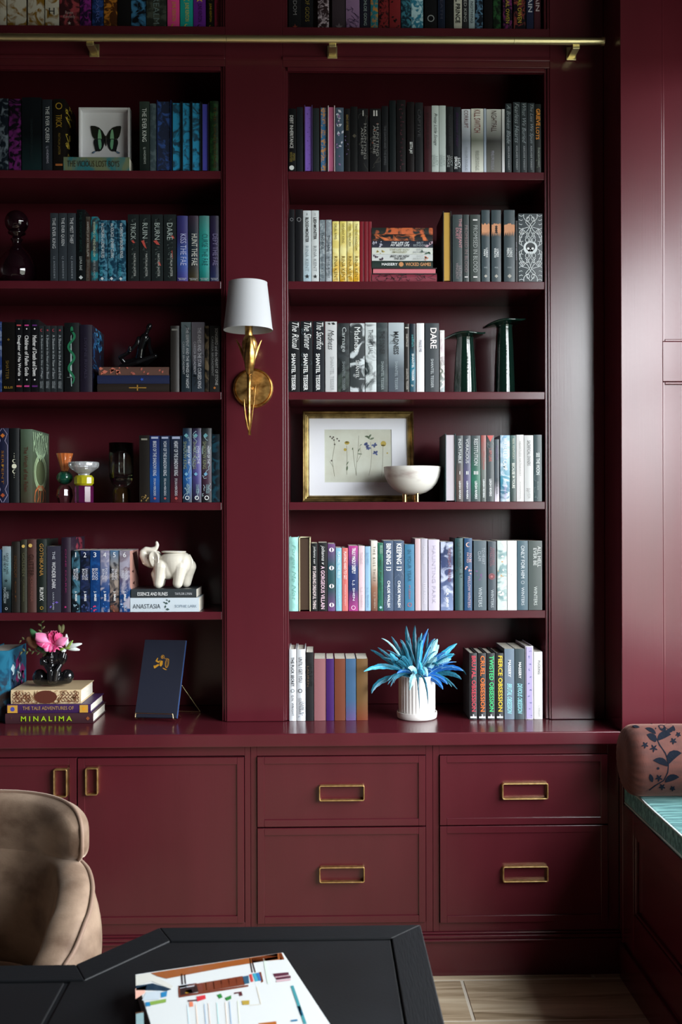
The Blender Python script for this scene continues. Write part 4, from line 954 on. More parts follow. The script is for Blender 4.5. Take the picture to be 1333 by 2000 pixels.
# R6
B('R6',563.8,579.3,1268,'d4d8dc','white hardback with black block title, left','THE PUCK SECRET;.11;.52;0;.4;22262c;b','G.N. WRIGHT;.64;.93;0;.3;33383e',hard=True,art=K(emblem(.5,.58,.22,'ring'),'70787c'))
B('R6',580,597.3,1268,'d0d4d8','white hardback with grey lower print, second','UNTIL I GET YOU;.11;.46;-.05;.38;22262c;','CLAIRE|CONTRERAS;.68;.9;.05;.6;33383e;2',hard=True,art=kk((emblem(.4,.58,.2,'ring'),'22262c'),(petals(4,3,.3,.88,.97),'7c8894')))
B('R6',598.3,613,1274,'1f2022','black paperback beside the white pair','WILD RIVER;.15;.5;.1;.5;101012','LAUREN;.2;.5;-.25;.25;5c4a38')
cl = ((614,637,'8a5c60','mauve cloth book'),(637.6,653,'3c1c5c','purple cloth book'),(654,675.5,'6c3a28','copper brown cloth book'),(676,696,'3c5c7c','steel blue cloth book'),(697,719,'6c5030','bronze brown cloth book'))
for (u0, u1, c, l) in cl:
    B('R6',u0,u1,1286.5,c+'>'+c+'>'+c+('>5c4a78' if c=='3c5c7c' else '>743a24' if c=='6c5030' else '>'+c),l+' with plain spine',depth=.135)
for (u0, u1, t, c, l) in ((917.5,933,'BRUTAL OBSESSION','c03c4c','black hardback with crimson title'),(934.5,950.5,'CRUEL OBSESSION','d86c28','black hardback with orange title'),(951.8,968,'TWISTED OBSESSION','3cc878','black hardback with green title'),(969.3,984.8,'FIERCE OBSESSION','e0c030','black hardback with yellow title')):
    B('R6',u0,u1,1275.5,'2a2c2e',l,t+';.04;.88;.05;.55;'+c+';b','S;.92;.95;0;.2;e8e8e8;hb',hard=True,depth=.155,art=K(emblem(.5,.965,.4,'bar'),'c8c8c8'))
B('R6',986,1005.6,1267,'6c7c8c','slate blue book with cyan slanted title','MASSERY;.16;.4;0;.3;e8ecee;b','BRUTAL OBSESSION;.49;.92;0;.5;98d8e0;bi',depth=.16)
B('R6',1006.6,1025.6,1267,'3c4a50','dark slate book with cyan slanted title','MASSERY;.19;.42;0;.28;e8ecee;b','DEVIOUS OBSESSION;.49;.92;0;.5;98d8e0;bi',depth=.16)
B('R6',1027,1042.8,1262,'e0dce8','lavender book with blue leaf sprigs',hard=True,art=kk((lambda a, k: a.poly([(.12,.01),(.88,.01),(.88,.99),(.12,.99)]),'b4a8d4'),(sprigs(11,4,.26),'4c5c8c')),depth=.17)
B('R6',1043.5,1060.5,1273,'e4e2e0','white paperback with small black word','PUCKING;.13;.33;.1;.25;333840','L WRIGHT;.8;.96;.1;.2;b0b0b0')
# L6
B('L6',-30,17.5,1271,'1f7ca0>1f5c80>4c3a30>2c4c60/2c8cb0@20','thick turquoise hardback with picture front',hard=True,depth=.2)
def rootsf(a, k):
    for x in (.2, .35, .5, .65, .8): a.stroke([(.5+(x-.5)*.3, .76), (x, .84), (x+.06*math.sin(x*20), .92), (x-.04, .99)], .035)
def branchf(a, k):
    for s in (-1, 1):
        for x in (.05, .15, .27, .38): a.stroke([(.5+s*.05, .42), (.5+s*x*.7, .3), (.5+s*x, .17), (.5+s*(x+.05), .03)], .03)
        for q in range(6): a.stroke([(.5+s*.08*q, .05+.05*q), (.5+s*(.1+.06*q), .02+.03*q)], .02)
SIDE[('L4', 39.5)] = ((lambda a, k: (a.ring((.5, .58), .3, .06, 24, ry=.2), a.ring((.5, .58), .37, .03, 24, ry=.24)), '9ab088'), (lambda a, k: a.disc((.5, .58), .25, 20, ry=.17), '5c6848'), (branchf, 'a4c09c'), (rootsf, 'b86438'))
SIDE[('L3', 155.8)] = ((petals(26, 3, .2, .02, .3), '3c8cc0'), (petals(18, 5, .25, .1, .95), '1c3c6c'), (lines(8, 4, .03), '204870'))
SIDE[('L5', 119.5)] = ((petals(14, 3, .3, .02, .5), '7c2c3c'), (lines(8, 2, .03), '8c6c3c'))
SIDE[('L5', 233.5)] = ((lambda a, k: (a.poly([(.01,.01),(.99,.01),(.99,.75),(.5,.8),(.01,.6)]),), 'b08478'), (lambda a, k: (a.poly([(.3,.05),(.8,.03),(.99,.2),(.99,.5),(.6,.3)]), a.poly([(.2,.35),(.45,.33),(.4,.38)]), a.poly([(.3,.55),(.55,.52),(.5,.58)])), '3c1c18'), (lambda a, k: a.poly([(.01,.6),(.5,.8),(.99,.75),(.99,.99),(.01,.99)]), '1868b0'))
SIDE[('L6', -30)] = ((petals(12, 3, .4, .3, .95), '8c2c6c'), (petals(10, 7, .4, .1, .95), '14304c'), (petals(5, 9, .25, .25, .5), 'b8d0d8'))
SIDE[('L1', 103.5)] = ((petals(12, 3, .3, .05, .95), '8a7430'), (lines(10, 4, .04), 'b09838'))
# ---- place them
counts = {}
DSC = 1.0
for (row, u0, u1, vt, cover, look, texts, hard, fore, depth, lean, art, pages) in sorted(BOOKS, key=lambda b: (b[0], b[1])):
    bay, r_ = row[0], int(row[1]); zb = ROWZ[r_]
    rj = random.Random(u0*7.3); ys = (.016 if r_ < 6 else .004)+rj.uniform(0, .004)
    if r_ == 0: ys += .012
    if row == 'L6': ys = .03
    vm = 1000
    xa_ = PY(u0, (vt+1000)/2 if r_ < 4 else vt+70, ys).x; xb_ = PY(u1, (vt+1000)/2 if r_ < 4 else vt+70, ys).x
    # true x for upright edges: evaluate at mid spine height
    vmid = vt+68
    xa_ = PY(u0, vmid, ys).x; xb_ = PY(u1, vmid, ys).x
    lo, hi = (xb+bead+.0008, xc-bead-.0008) if bay == 'R' else (xl+bead+.0008, xa-bead-.0008)
    xa_ = max(xa_, lo); xb_ = min(xb_, hi)
    zt_ = PY((u0+u1)/2, vt, ys).z
    if row == 'L6': zt_ = PY(8, 1271+100*0, ys).z
    w_ = max(.004, xb_-xa_-.0006); h_ = zt_-zb-.0004
    if r_ == 0: h_ = .225 + rj.uniform(-.01, .006)
    counts[row] = counts.get(row, 0)+1
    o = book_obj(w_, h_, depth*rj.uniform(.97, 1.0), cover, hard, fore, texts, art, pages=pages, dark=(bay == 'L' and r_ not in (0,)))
    o.location = ((xa_+xb_)/2, ys, zb+.0002)
    if (row, u0) in SIDE: side_art(o, w_, h_, depth*.97, SIDE[(row, u0)])
    lab = look
    nm = BAYN[bay]+' '+ROWN[r_]
    words = look.replace(',', '').split()
    if len(words) > 9: print('LONG', look)
    o['label'] = ' '.join(words[:9])+', %s from left, %s' % (ORD[counts[row]], nm)
    o['category'] = 'book'; o['group'] = 'books standing on the '+nm
def lying(u0, u1, v0, v1, cover, label, *texts, hard=False, fore=None, ys=.016, depth=.15, pages=None, z0=None, art=None, rz=0, bot=None):
    """book lying flat, spine (or pages) to the front; returns object and its top height"""
    p0 = PY(u0, (v0+v1)/2, ys); p1 = PY(u1, (v0+v1)/2, ys)
    zt_ = PY((u0+u1)/2, v0, ys).z; zb = z0 if z0 is not None else PY((u0+u1)/2, v1, ys).z
    w_ = zt_-zb-.0006; h_ = p1.x-p0.x
    o = book_obj(w_, h_, depth, cover, hard, fore, texts, art, pages=pages)
    o.rotation_euler = (0, math.radians(-90), 0)
    o.location = (p1.x, ys, zb+w_/2+.0003)
    if rz:
        o.matrix_world = Matrix.Translation(((p0.x+p1.x)/2, ys, 0)) @ Matrix.Rotation(rz, 4, 'Z') @ Matrix.Translation((-(p0.x+p1.x)/2, -ys, 0)) @ (Matrix.Translation(o.location) @ Matrix.Rotation(math.radians(-90), 4, 'Y'))
    tag(o, label, 'book', bot)
    return zt_
z = lying(124,253,306.5,333.5,'6a7458/2c6c74@12','teal and olive hardback lying under the butterfly box','THE VICIOUS LOST BOYS;.06;.85;0;.45;3a3020',z0=SH[1],depth=.15)
ZTOP_BF = z
g = 'stack of lying books, right bay third shelf'
z = lying(727,854,535.5,549.8,'7a2c3c','dark red patterned book at the bottom of the middle stack',hard=True,z0=SH[2],bot=g,art=K(lines(24,3,.06),'2c0c14'))
z = lying(727,854,523,535,'1c1416','pink page edges second from bottom of the middle stack',hard=True,fore=1,pages='c86c78',z0=z,bot=g)
z = lying(727,846,509.5,522.6,'22302c','dark green book with white name in the middle stack','MASSERY;.16;.42;0;.4;e8ecec;b','WICKED GAMES;.55;.97;0;.5;c89060;b',z0=z,bot=g,art=K(emblem(.5,.48,.35,'disc'),'c08454'))
z = lying(727,846,496.6,509.2,'c8cccc','white book with dark petals on its left in the stack','BEST LIFE NEW|THE BEST;.3;.62;0;.7;33363a;2bi','BRIT|BENSON;.68;.9;0;.7;b4b8b8;2',z0=z,bot=g,art=kk((petals(5,3,.7,.02,.2),'3c2c3c'),(petals(4,4,.7,.85,.98),'d08468')))
z = lying(727,846,483.5,496.4,'ccd0ca','white book with green leaves on its right in the stack','THE LIFE YOU|IMAGINED;.3;.62;0;.7;a8a890;2bi','BRIT|BENSON;.68;.9;0;.7;a8acb0;2',z0=z,bot=g,art=kk((petals(5,6,.6,.02,.2),'b0a060'),(petals(5,14,.7,.8,.98),'3c5c4c')))
z = lying(727,846,470.3,483.2,'262a38','navy book with white words in the middle stack','THE LIFE OF|MY BEST LIFE;.3;.62;0;.7;e0e4e8;2bi','BRIT|BENSON;.68;.9;0;.7;98a0a8;2',z0=z,bot=g,art=kk((petals(6,21,.8,.02,.22),'a8a8b8'),(petals(4,24,.8,.85,.98),'c0a0b0')))
z = lying(727,846,457.5,470,'1c1c1e/d07040@24','black book with orange flames, second from top of stack',z0=z,bot=g)
z = lying(727,846,444.5,457.2,'1e2422/c06038@26','black book with orange flames on top of stack',z0=z,bot=g)
g = 'stack of lying books under the black figurine'
z = lying(190,331,749.3,764.5,'241c18','dark brown book with gold cross at bottom of stack',z0=SH[3],bot=g,hard=True,art=kk((lambda a, k: (a.poly([(.45,.44),(.55,.44),(.55,.68),(.45,.68)]), a.poly([(.15,.55),(.85,.55),(.85,.565),(.15,.565)])),'a87c30')))
z = lying(190,331,732.8,749,'1c2444','navy hardback in the middle of the figurine stack',z0=z,bot=g,hard=True,art=K(emblem(.5,.62,.25,'star'),'2850b0'))
z = lying(193,330,716.5,732.4,'5a4038','brown floral book on top under the figurine',z0=z,bot=g,hard=True,art=kk((petals(12,2,.8,.02,.3),'c06c58'),(petals(8,7,.6,.4,.95),'a85c50')))
ZTOP_FIG = z
g = 'stack of two lying books under the white elephant'
z = lying(254.5,389,1167.5,1194.3,'c4d0d8','white paperback lying below the elephant, bottom of two','ANASTASIA;.04;.44;-.1;.32;2c3840;t','SOPHIE LARK;.65;.97;-.1;.2;788c9c',z0=SH[5],bot=g,art=kk((petals(6,5,.3,.5,.57),'3c5450'),))
z = lying(256,384,1150.5,1167,'33393c','charcoal paperback lying directly under the elephant','ESSENCE AND RUNES;.1;.56;-.05;.4;eef0f0','TAYLOR LYNN;.67;.93;-.05;.28;c0c4c8',z0=z,bot=g)
ZTOP_ELE = z
g = 'three books lying under the black face vase'
def lydark(u0,u1,v0,v1,cover,label,*t,z0,ys,art,d,hard=True,pages=None):
    return lying(u0,u1,v0,v1,cover,label,*t,z0=z0,ys=ys,bot=g,hard=hard,depth=d,art=art,pages=pages)
z = lydark(10,182,1393.5,1411.5,'3c2228','dark brown book with lime green letters at bottom','M I N A L I M A;.18;.76;.0;.5;9cbc20;b',z0=ZC,ys=-.01,d=.20,art=kk((sprigs(4,3,.2),'5c3a2c'),(emblem(.5,.94,.2,'diamond'),'8a4c28')))
z = lydark(13,177,1376,1393.2,'3a2050','purple book with gold sun ends in the middle','THE TALE ADVENTURES OF;.19;.8;.1;.4;b08c50',z0=z,ys=-.008,d=.20,art=kk((lambda a, k: (a.poly([(.06,.01),(.94,.01),(.94,.13),(.06,.13)]), a.poly([(.06,.87),(.94,.87),(.94,.97),(.06,.97)])),'c8983c'),(emblem(.5,.07,.26,'disc'),'4c4c9c'),(emblem(.5,.92,.3,'star'),'e09420')))
def filigree(a, k):
    for t in (.05,.1,.15,.2,.25,.75,.8,.85,.9,.95):
        for c in (.25, .5, .75): a.ring((c, t), .11, .035, 12, 0 if c != .5 else 90, 270 if c != .5 else 400, ry=.11/k)
    a.disc((.5, .5), .47, 24, .16)
z = lydark(21,158,1347.5,1377,'d4bc94','thick cream hardback with brown oval and scrollwork on top',z0=z,ys=.0,d=.19,art=kk((lines(60,9,.035),'8a5a3c'),(filigree,'5a2c20'),(emblem(.45,.9,.16,'star'),'4a3018')))
ZTOP_VASE = z
# ---------------------------------------------------------------- ornaments
def capsule(mb, a, b, ra, rb, n=14, k=6):
    a, b = Vector(a), Vector(b); d = (b-a); L = d.length; t = d.normalized()
    pts, rs = [], []
    for i in range(k+1):
        an = math.pi/2*i/k; pts.append(a - t*ra*math.cos(an)); rs.append(max(1e-5, ra*math.sin(an)))
    for i in range(k+1):
        an = math.pi/2*i/k; pts.append(b + t*rb*math.sin(an)); rs.append(max(1e-5, rb*math.cos(an)))
    return mb.tube(pts, rs, n)
def chain(mb, pts, rs):
    for i in range(len(pts)-1): capsule(mb, pts[i], pts[i+1], rs[i], rs[i+1])
    return mb
# smoked glass decanter
yD = .11; c0 = PY(33, 548, yD); px = lambda Y: (Y+D_CAM)/FPX
s = px(yD)
smoke = plain('smoked_plum_glass', (.012, .003, .006), .03, trans=.25, spec=.8)
dc = thing('glass_decanter', 'dark smoked glass decanter with round ball stopper on the left bay third shelf', 'decanter', (c0.x, yD, SH[2]+.0003))
bodyp = [(0.001,0),(18,0),(26,2),(33,10),(37,24),(37,36),(33,50),(24,64),(14,74),(9,80),(8,86),(10,90),(12,93),(8,95),(0.001,95)]
MB().lathe([(r*s, z*s) for r, z in bodyp], 40, cap=False).build('body', smoke, dc, smooth=True)
MB().lathe([(r*s, z*s) for r, z in [(0.01,95.2),(8,95.2),(8,99),(16,103),(17,106),(9,107),(0.01,107)]], 32, cap=False).build('collar', smoke, dc, smooth=True)
MB().ball((0, 0, 126*s), 23*s*.98, 32, 20).build('stopper', smoke, dc, smooth=True)
# two dark green glass candle holders
gglass = plain('dark_green_glass', (.006, .022, .016), .04, trans=.2, spec=.8, bump=((30, 30, 160), .25, .002))
def candle_holder(cx, vt, rd, rt, rb, lab, tilt, y=.10):
    s = px(y); base = PY(cx, 764, y); zt_ = PY(cx, vt, y).z; h = zt_-SH[3]
    t = thing('candle_holder', lab, 'candle holder', (base.x, y, SH[3]+.0003), group='green glass candle holders')
    MB().lathe([(.0005, 0), (rb*s, 0), (rb*s, .002), ((rb*.93+rt*.07)*s, h*.15), ((rb*.5+rt*.5)*s, h*.6), (rt*s, h-.02), (rt*1.08*s, h-.012), (.0005, h-.012)], 40, cap=False).build('stem', gglass, t, smooth=True, auto=60)
    m = MB()
    def f(a, q):
        an = 2*math.pi*a; r = rd*s*q; w = .004*math.sin(an*3+1)*q*q + tilt*r*math.cos(an)*.16
        return (r*math.cos(an), r*math.sin(an), h-.010+.005*q*q+w)
    m.grid(f, 48, 8, closeu=True)
    m.build('drip_plate', gglass, t, smooth=True, solid=.005)
    MB().lathe([(.014, 0), (.014, .012), (.011, .012), (.011, .001)], 20, (0, 0, h-.006), cap=False).build('candle_cup', gglass, t, smooth=True, auto=40)
    return t
candle_holder(909, 653, 40, 16, 22.5, 'shorter dark green glass candle holder beside the books', .6)
candle_holder(986, 629, 42, 15, 20.5, 'taller dark green glass candle holder near the right stile', 1.0, .115)
# framed pressed flowers
yF = .205
gold = plain('dull_gold_frame', (.38, .27, .10), .38, metal=.85, var=((30, 30, 30), '4a3818', .35, .75), bump=((50, 50, 50), .2, .001))
fp = [PY(u, v, yF) for u, v in ((591, 805), (809, 805), (591, 977), (809, 977))]
fw_, fh_ = fp[1].x-fp[0].x, fp[0].z-SH[4]
fr = thing('picture_frame', 'gold framed pressed wildflowers with white mat leaning behind the marble bowl', 'picture', ((fp[0].x+fp[1].x)/2, yF, SH[4]+.0005))
tl = math.radians(-7); fr.rotation_euler = (tl, 0, 0)
fh_ = fh_/math.cos(tl)*1.01
def bar(p0, p1, inn0, inn1, nm='frame_bar'):
    """mitred moulding: outer edge p0-p1, inner edge inn0-inn1, stepped profile"""
    prof = [(0, 0), (0, -.018), (.12, -.021), (.3, -.018), (.45, -.013), (.62, -.012), (.7, -.016), (.82, -.015), (1, -.006), (1, 0)]
    vs = []
    for (a, b) in ((p0, inn0), (p1, inn1)):
        for t, y in prof: vs.append((a[0]+(b[0]-a[0])*t, y, a[1]+(b[1]-a[1])*t))
    n = len(prof)
    MB().add(vs, [(i, (i+1) % n, n+(i+1) % n, n+i) for i in range(n)]+[tuple(range(n)), tuple(range(n, 2*n))[::-1]]).build(nm, gold, fr, smooth=True, auto=30)
hw_, b_ = fw_/2, .0235
bar((-hw_, 0), (hw_, 0), (-hw_+b_, b_), (hw_-b_, b_)); bar((-hw_, fh_), (hw_, fh_), (-hw_+b_, fh_-b_), (hw_-b_, fh_-b_))
bar((-hw_, 0), (-hw_, fh_), (-hw_+b_, b_), (-hw_+b_, fh_-b_)); bar((hw_, 0), (hw_, fh_), (hw_-b_, b_), (hw_-b_, fh_-b_))
MB().box(-hw_+.005, hw_-.005, .0003, .004, .005, fh_-.005).build('backing_board', plain('brown_board', '4a3424', .8), fr)
mw = plain('white_mat_board', 'e2e4ea', .75)
s = px(yF)
cu_ = 700
pl_, pr_, pt_, pb_ = [(634-cu_)*s, (766-cu_)*s, 0, 0]
ptop = fh_-(840-805)*s*1.01; pbot = fh_-(944-805)*s*1.01
i0, i1, j0, j1_ = -hw_+b_-.002, hw_-b_+.002, b_-.002, fh_-b_+.002
for a_ in ((i0, pl_, j0, j1_), (pr_, i1, j0, j1_), (pl_, pr_, ptop, j1_), (pl_, pr_, j0, pbot)):
    MB().box(a_[0], a_[1], -.0045, -.0025, a_[2], a_[3]).build('mat', mw, fr)
pr2 = MB().box(pl_-.002, pr_+.002, -.0022, -.0008, pbot-.002, ptop+.002).build('print_sheet', plain('pale_sage_print', 'c6cabc', .8, var=((12, 12, 12), 'b8b8a8', .4, .7)), fr)
def fpx(u, v): return ((u-cu_)*s, -.0026, fh_-(v-805)*s*1.01)
F = lambda x, y: (550+x/4.04, 790+y/4.04)
def fart(col, fn, nm='pressed_flower'):
    a = Art(fpx); fn(a); a.build(nm, inkm(col), pr2)
def stems(a):
    for P in (((418,575),(408,500),(380,455)),((408,500),(400,440),(420,330),(415,280)),((515,560),(518,430),(515,330)),((590,570),(592,480),(605,380),(612,250)),((590,570),(570,420),(565,345)),((597,460),(630,400),(620,330)),
        ((690,570),(705,500),(715,400),(705,300)),((790,575),(800,480),(805,330))): a.stroke([F(*p) for p in P], .55)
fart('6a6a52', stems, 'pressed_stems')
def grey(a):
    for c in ((385,258),(400,272),(415,285),(440,275),(455,292),(420,320),(395,450),(410,262)): a.disc(F(*c), 1.8, 7)
fart('5c5850', grey)
def yel(a):
    a.disc(F(518,308), 5, 12, 3.5); a.disc(F(503,362), 3, 9, 3); a.disc(F(808,315), 5.5, 12); a.disc(F(838,390), 1.6, 8)
fart('a89440', yel)
fart('6a6030', lambda a: (a.disc(F(518,302), 4, 10, 1.6), a.disc(F(805,328), 4, 10, 1.6)))
def grn(a):
    a.leaf(F(515,530), F(520,490), 3.5); a.leaf(F(512,485), F(530,455), 2); a.leaf(F(565,345), F(560,365), 2); a.leaf(F(620,330), F(638,318), 1.5); a.leaf(F(605,380), F(620,350), 2); a.leaf(F(600,395), F(640,398), 2)
    for q in ((660,255,705,265),(675,250,700,280),(700,280,735,268),(690,265,712,240)): a.leaf(F(q[0], q[1]), F(q[2], q[3]), 3.6)
fart('5c6c54', grn)
def blu(a):
    R = random.Random(3)
    for cx, cy in ((688,345),(735,325),(745,390),(675,325)):
        for k in range(6):
            an = R.uniform(0, 6.3); a.leaf(F(cx, cy), F(cx+24*math.cos(an), cy+22*math.sin(an)), 3.6)
fart('54608c', blu)
# marble bowl on brass feet
yB = .08; s = px(yB); cx_ = PY(806, 940, yB).x
marble = plain('white_marble', 'dedbd4', .35, var=((9, 14, 22), 'a89490', .56, .78), bump=((80, 80, 80), .05, .001))
bw = thing('marble_bowl', 'white veined marble bowl on short brass feet in front of the frame', 'bowl', (cx_, yB, SH[4]+.0003))
zt_ = PY(806, 912.5, yB).z-SH[4]; z0_ = PY(806, 967, yB).z-SH[4]; H_ = zt_-z0_
R_ = 57*s
pr = [(.0005, z0_)]+[(R_*math.sin(a)**.85*.99, z0_+H_*(1-math.cos(a)**1.0)) for a in [math.radians(x) for x in (12, 25, 40, 55, 70, 82, 90)]]
pr += [(R_-.002, zt_+.001), (R_-.006, zt_)]+[((R_-.009)*math.sin(a), z0_+.010+(H_-.012)*(1-math.cos(a))) for a in [math.radians(x) for x in (80, 65, 45, 25, 8)]]+[(.0005, z0_+.010)]
MB().lathe(pr, 56, cap=False).build('bowl_body', marble, bw, smooth=True)
brb = plain('polished_brass', (.72, .52, .22), .18, metal=1)
for k in range(3):
    an = math.radians(-60+120*k)
    MB().lathe([(.0005, 0), (.0078, 0), (.0078, .001), (.0078, z0_+.006), (.0005, z0_+.006)], 20, (.026*math.cos(an), .026*math.sin(an), 0), cap=False).build('foot', brb, bw, smooth=True, auto=40)
# crystal candlesticks
def cryst(name, c, r=.02, tr=.55): return plain(name, c, r, trans=tr, spec=.9, ior=1.55)
def facet(mb, prof, n, c=(0,0,0)): return mb.lathe(prof, n, c, cap=False)
yC = .10; s = px(yC)
x1 = PY(126.5, 930, yC).x
t = thing('crystal_candlestick', 'amber and green crystal candlestick with flared orange cup, the left one', 'candlestick', (x1, yC, SH[4]+.0003), group='crystal candlesticks')
facet(MB(), [(.0005,0),(12*s,0),(13*s,3*s),(16*s,14*s),(14*s,26*s),(9*s,34*s),(.0005,35*s)], 9).build('amber_base', cryst('brown_crystal', (.16,.04,.05)), t)
MB().ball((0,0,49*s), (15.5*s,15.5*s,13.5*s), 22, 14).build('green_ball', cryst('green_crystal', (.01,.12,.07), tr=.4), t, smooth=True)
m = MB()
m.lathe([(.0005,62*s),(6*s,62*s),(7*s,65*s),(15.5*s,96*s),(13.5*s,96*s),(7*s,72*s),(.0005,71*s)], 28, cap=False, fn=lambda a, z: 1+.05*math.cos(a*14))
m.build('orange_cup', cryst('orange_crystal', (.75,.22,.06), tr=.5), t, smooth=True, auto=50)
x1 = PY(164, 930, yC-.03).x; s = px(yC-.03)
t = thing('crystal_candlestick', 'clear faceted crystal candlestick on yellow and plum blocks, the right one', 'candlestick', (x1, yC-.03, SH[4]+.0003), group='crystal candlesticks')
facet(MB(), [(.0005,0),(18*s,0),(18.5*s,1.5*s),(18.5*s,31*s),(17*s,33*s),(.0005,33*s)], 10).build('plum_block', cryst('plum_crystal', (.12,.01,.07), tr=.4), t)
facet(MB(), [(.0005,33.2*s),(16*s,33.2*s),(19*s,37*s),(19*s,49*s),(16*s,53*s),(.0005,53*s)], 12).build('yellow_block', cryst('yellow_crystal', (.6,.55,.02), tr=.45), t, smooth=True, auto=25)
facet(MB(), [(.0005,53.2*s),(11*s,53.2*s),(11*s,56*s),(28*s,68*s),(29.5*s,72*s),(29.5*s,77*s),(28*s,79*s),(12*s,77*s),(11*s,70*s),(.0005,70*s)], 16).build('clear_cup', cryst('clear_crystal', (.85,.87,.9), tr=.75), t)
# goblet
yG = .12; s = px(yG); x1 = PY(237, 930, yG).x
t = thing('glass_goblet', 'tall smoky glass goblet with thick amber foot beside the dark books', 'goblet', (x1, yG, SH[4]+.0003))
MB().lathe([(r*s, z*s) for r, z in [(.01,0),(17,0),(17.5,2),(17,24),(14,29),(.01,30)]], 32, cap=False).build('foot', cryst('amber_glass', (.12,.06,.02), tr=.6), t, smooth=True, auto=40)
MB().lathe([(r*s, z*s) for r, z in [(.01,30.2),(9,30.2),(17,36),(21,42),(23.5,52),(24,90),(23.7,116),(22.6,116),(22.6,60),(20,50),(12,45),(.01,44)]], 40, cap=False).build('cup', cryst('smoky_glass', (.8,.84,.82), tr=1.0), t, smooth=True)
# black seated figurine
yK = .075; s = px(yK)
blk = plain('black_glazed_ceramic', (.006, .006, .007), .14, spec=.7)
o0 = PY(262, 716, yK)
fg = thing('figurine', 'glossy black seated abstract figurine with one knee raised on the lying books', 'figurine', (o0.x, yK, ZTOP_FIG+.0003))
m = MB()
def fk(u, v, dy=0): return ((u-262)*s, dy, (716-v)*s*.98)
chain(m, [fk(237,711,-.01), fk(270,703,-.02), fk(304,690,-.01)], [4*s,5*s,4*s])       # shin across the front
chain(m, [fk(304,690,-.01), fk(283,700,.02), fk(262,697,.04)], [5*s,7*s,9*s])
chain(m, [fk(262,697,.04), fk(240,700,.03), fk(233,690,.02)], [9*s,5*s,4*s])
chain(m, [fk(233,690,.02), fk(250,682,.01), fk(254,672,.0)], [4*s,3.5*s,3*s])       # far arm hand on knee
chain(m, [fk(268,697,.04), fk(272,672,.035), fk(280,650,.03)], [9*s,8*s,9*s])           # torso
chain(m, [fk(268,651,.03), fk(263,666,.02), fk(254,680,.0)], [4*s,3.2*s,3*s])
chain(m, [fk(288,652,.03), fk(291,668,.01), fk(298,688,-.005)], [4*s,3.2*s,3*s])
chain(m, [fk(281,644,.03), fk(286,636,.028)], [4*s,4*s]); m.ball(fk(289,629,.025), (5.5*s, 6*s, 8*s), 16, 10, Matrix.Rotation(.5, 3, 'Y'))
m.box(*(fk(252,0)[0], fk(290,0)[0], .0, .05, .0005, .006))
ob_ = baked(m, 'figure', blk, fg, voxel=.0016, smooth=5)
zmin = min(v.co.z for v in ob_.data.vertices); ob_.location.z = -zmin
# butterfly in a white shadow box
yBf = .05; s = px(yBf)
pA_ = PY(153.5, 209, yBf); pB_ = PY(254, 305, yBf)
bfx, bw_, bh_ = (pA_.x+pB_.x)/2, pB_.x-pA_.x, pA_.z-ZTOP_BF-.001
bfb = thing('butterfly_box', 'white shadow box frame with mounted green and black butterfly', 'picture', (bfx, yBf, ZTOP_BF+.0004))
wf_ = plain('white_lacquer', 'd8d8dc', .4)
MB().box(-bw_/2+.004, bw_/2-.004, .028, .034, .004, bh_-.004).build('back_card', plain('white_card', 'd4d4d8', .8), bfb)
for q in ((-bw_/2, -bw_/2+.007, 0, bh_), (bw_/2-.007, bw_/2, 0, bh_), (-bw_/2+.0071, bw_/2-.0071, 0, .007), (-bw_/2+.0071, bw_/2-.0071, bh_-.007, bh_)):
    MB().box(q[0], q[1], 0, .036, q[2], q[3]).build('frame_side', wf_, bfb, bevel=.001)
bf = empty('butterfly', (0, .0255, 0)); bf.parent = bfb
def bq(x, y): return ((x-1207)/5.796*s, 0, bh_-(y-225)/5.796*s)
for sx in (1, -1):
    def m_(x, y, sx=sx): return bq(1207+sx*(x-1207), y)
    def wing(pts, col, nm, y=0):
        a = Art(lambda x, y_: (m_(x, y_)[0], y, m_(x, y_)[2])); a.poly(pts); a.build(nm, inkm(col), bf)
    wing([(1200,530),(1195,510),(1170,460),(1130,420),(1085,403),(1040,400),(1033,415),(1043,480),(1055,520),(1075,548),(1120,552),(1165,552),(1198,550)], '171a12', 'forewing', 0)
    wing([(1198,552),(1120,552),(1080,552),(1070,575),(1068,600),(1075,625),(1082,650),(1090,685),(1075,690),(1050,702),(1052,716),(1072,714),(1090,694),(1110,690),(1135,692),(1155,680),(1175,650),(1192,600)], '12161a', 'hindwing', -.0004)
    wing([(1128,438),(1145,450),(1156,500),(1160,548),(1115,548),(1118,500)], '7cb088', 'wing_band', -.0008)
    wing([(1118,556),(1150,556),(1158,600),(1158,640),(1145,672),(1130,660),(1122,610)], '6ca884', 'wing_band', -.0009)
    wing([(1088,688),(1072,696),(1054,706),(1056,714),(1072,710),(1090,696)], '5c7ca0', 'tail', -.0010)
MB().tube([bq(1207, 515), bq(1207, 540), bq(1208, 580), bq(1209, 630)], [.002, .004, .0035, .0008], 10).build('abdomen', plain('dark_body', '16140e', .7), bf, smooth=True)
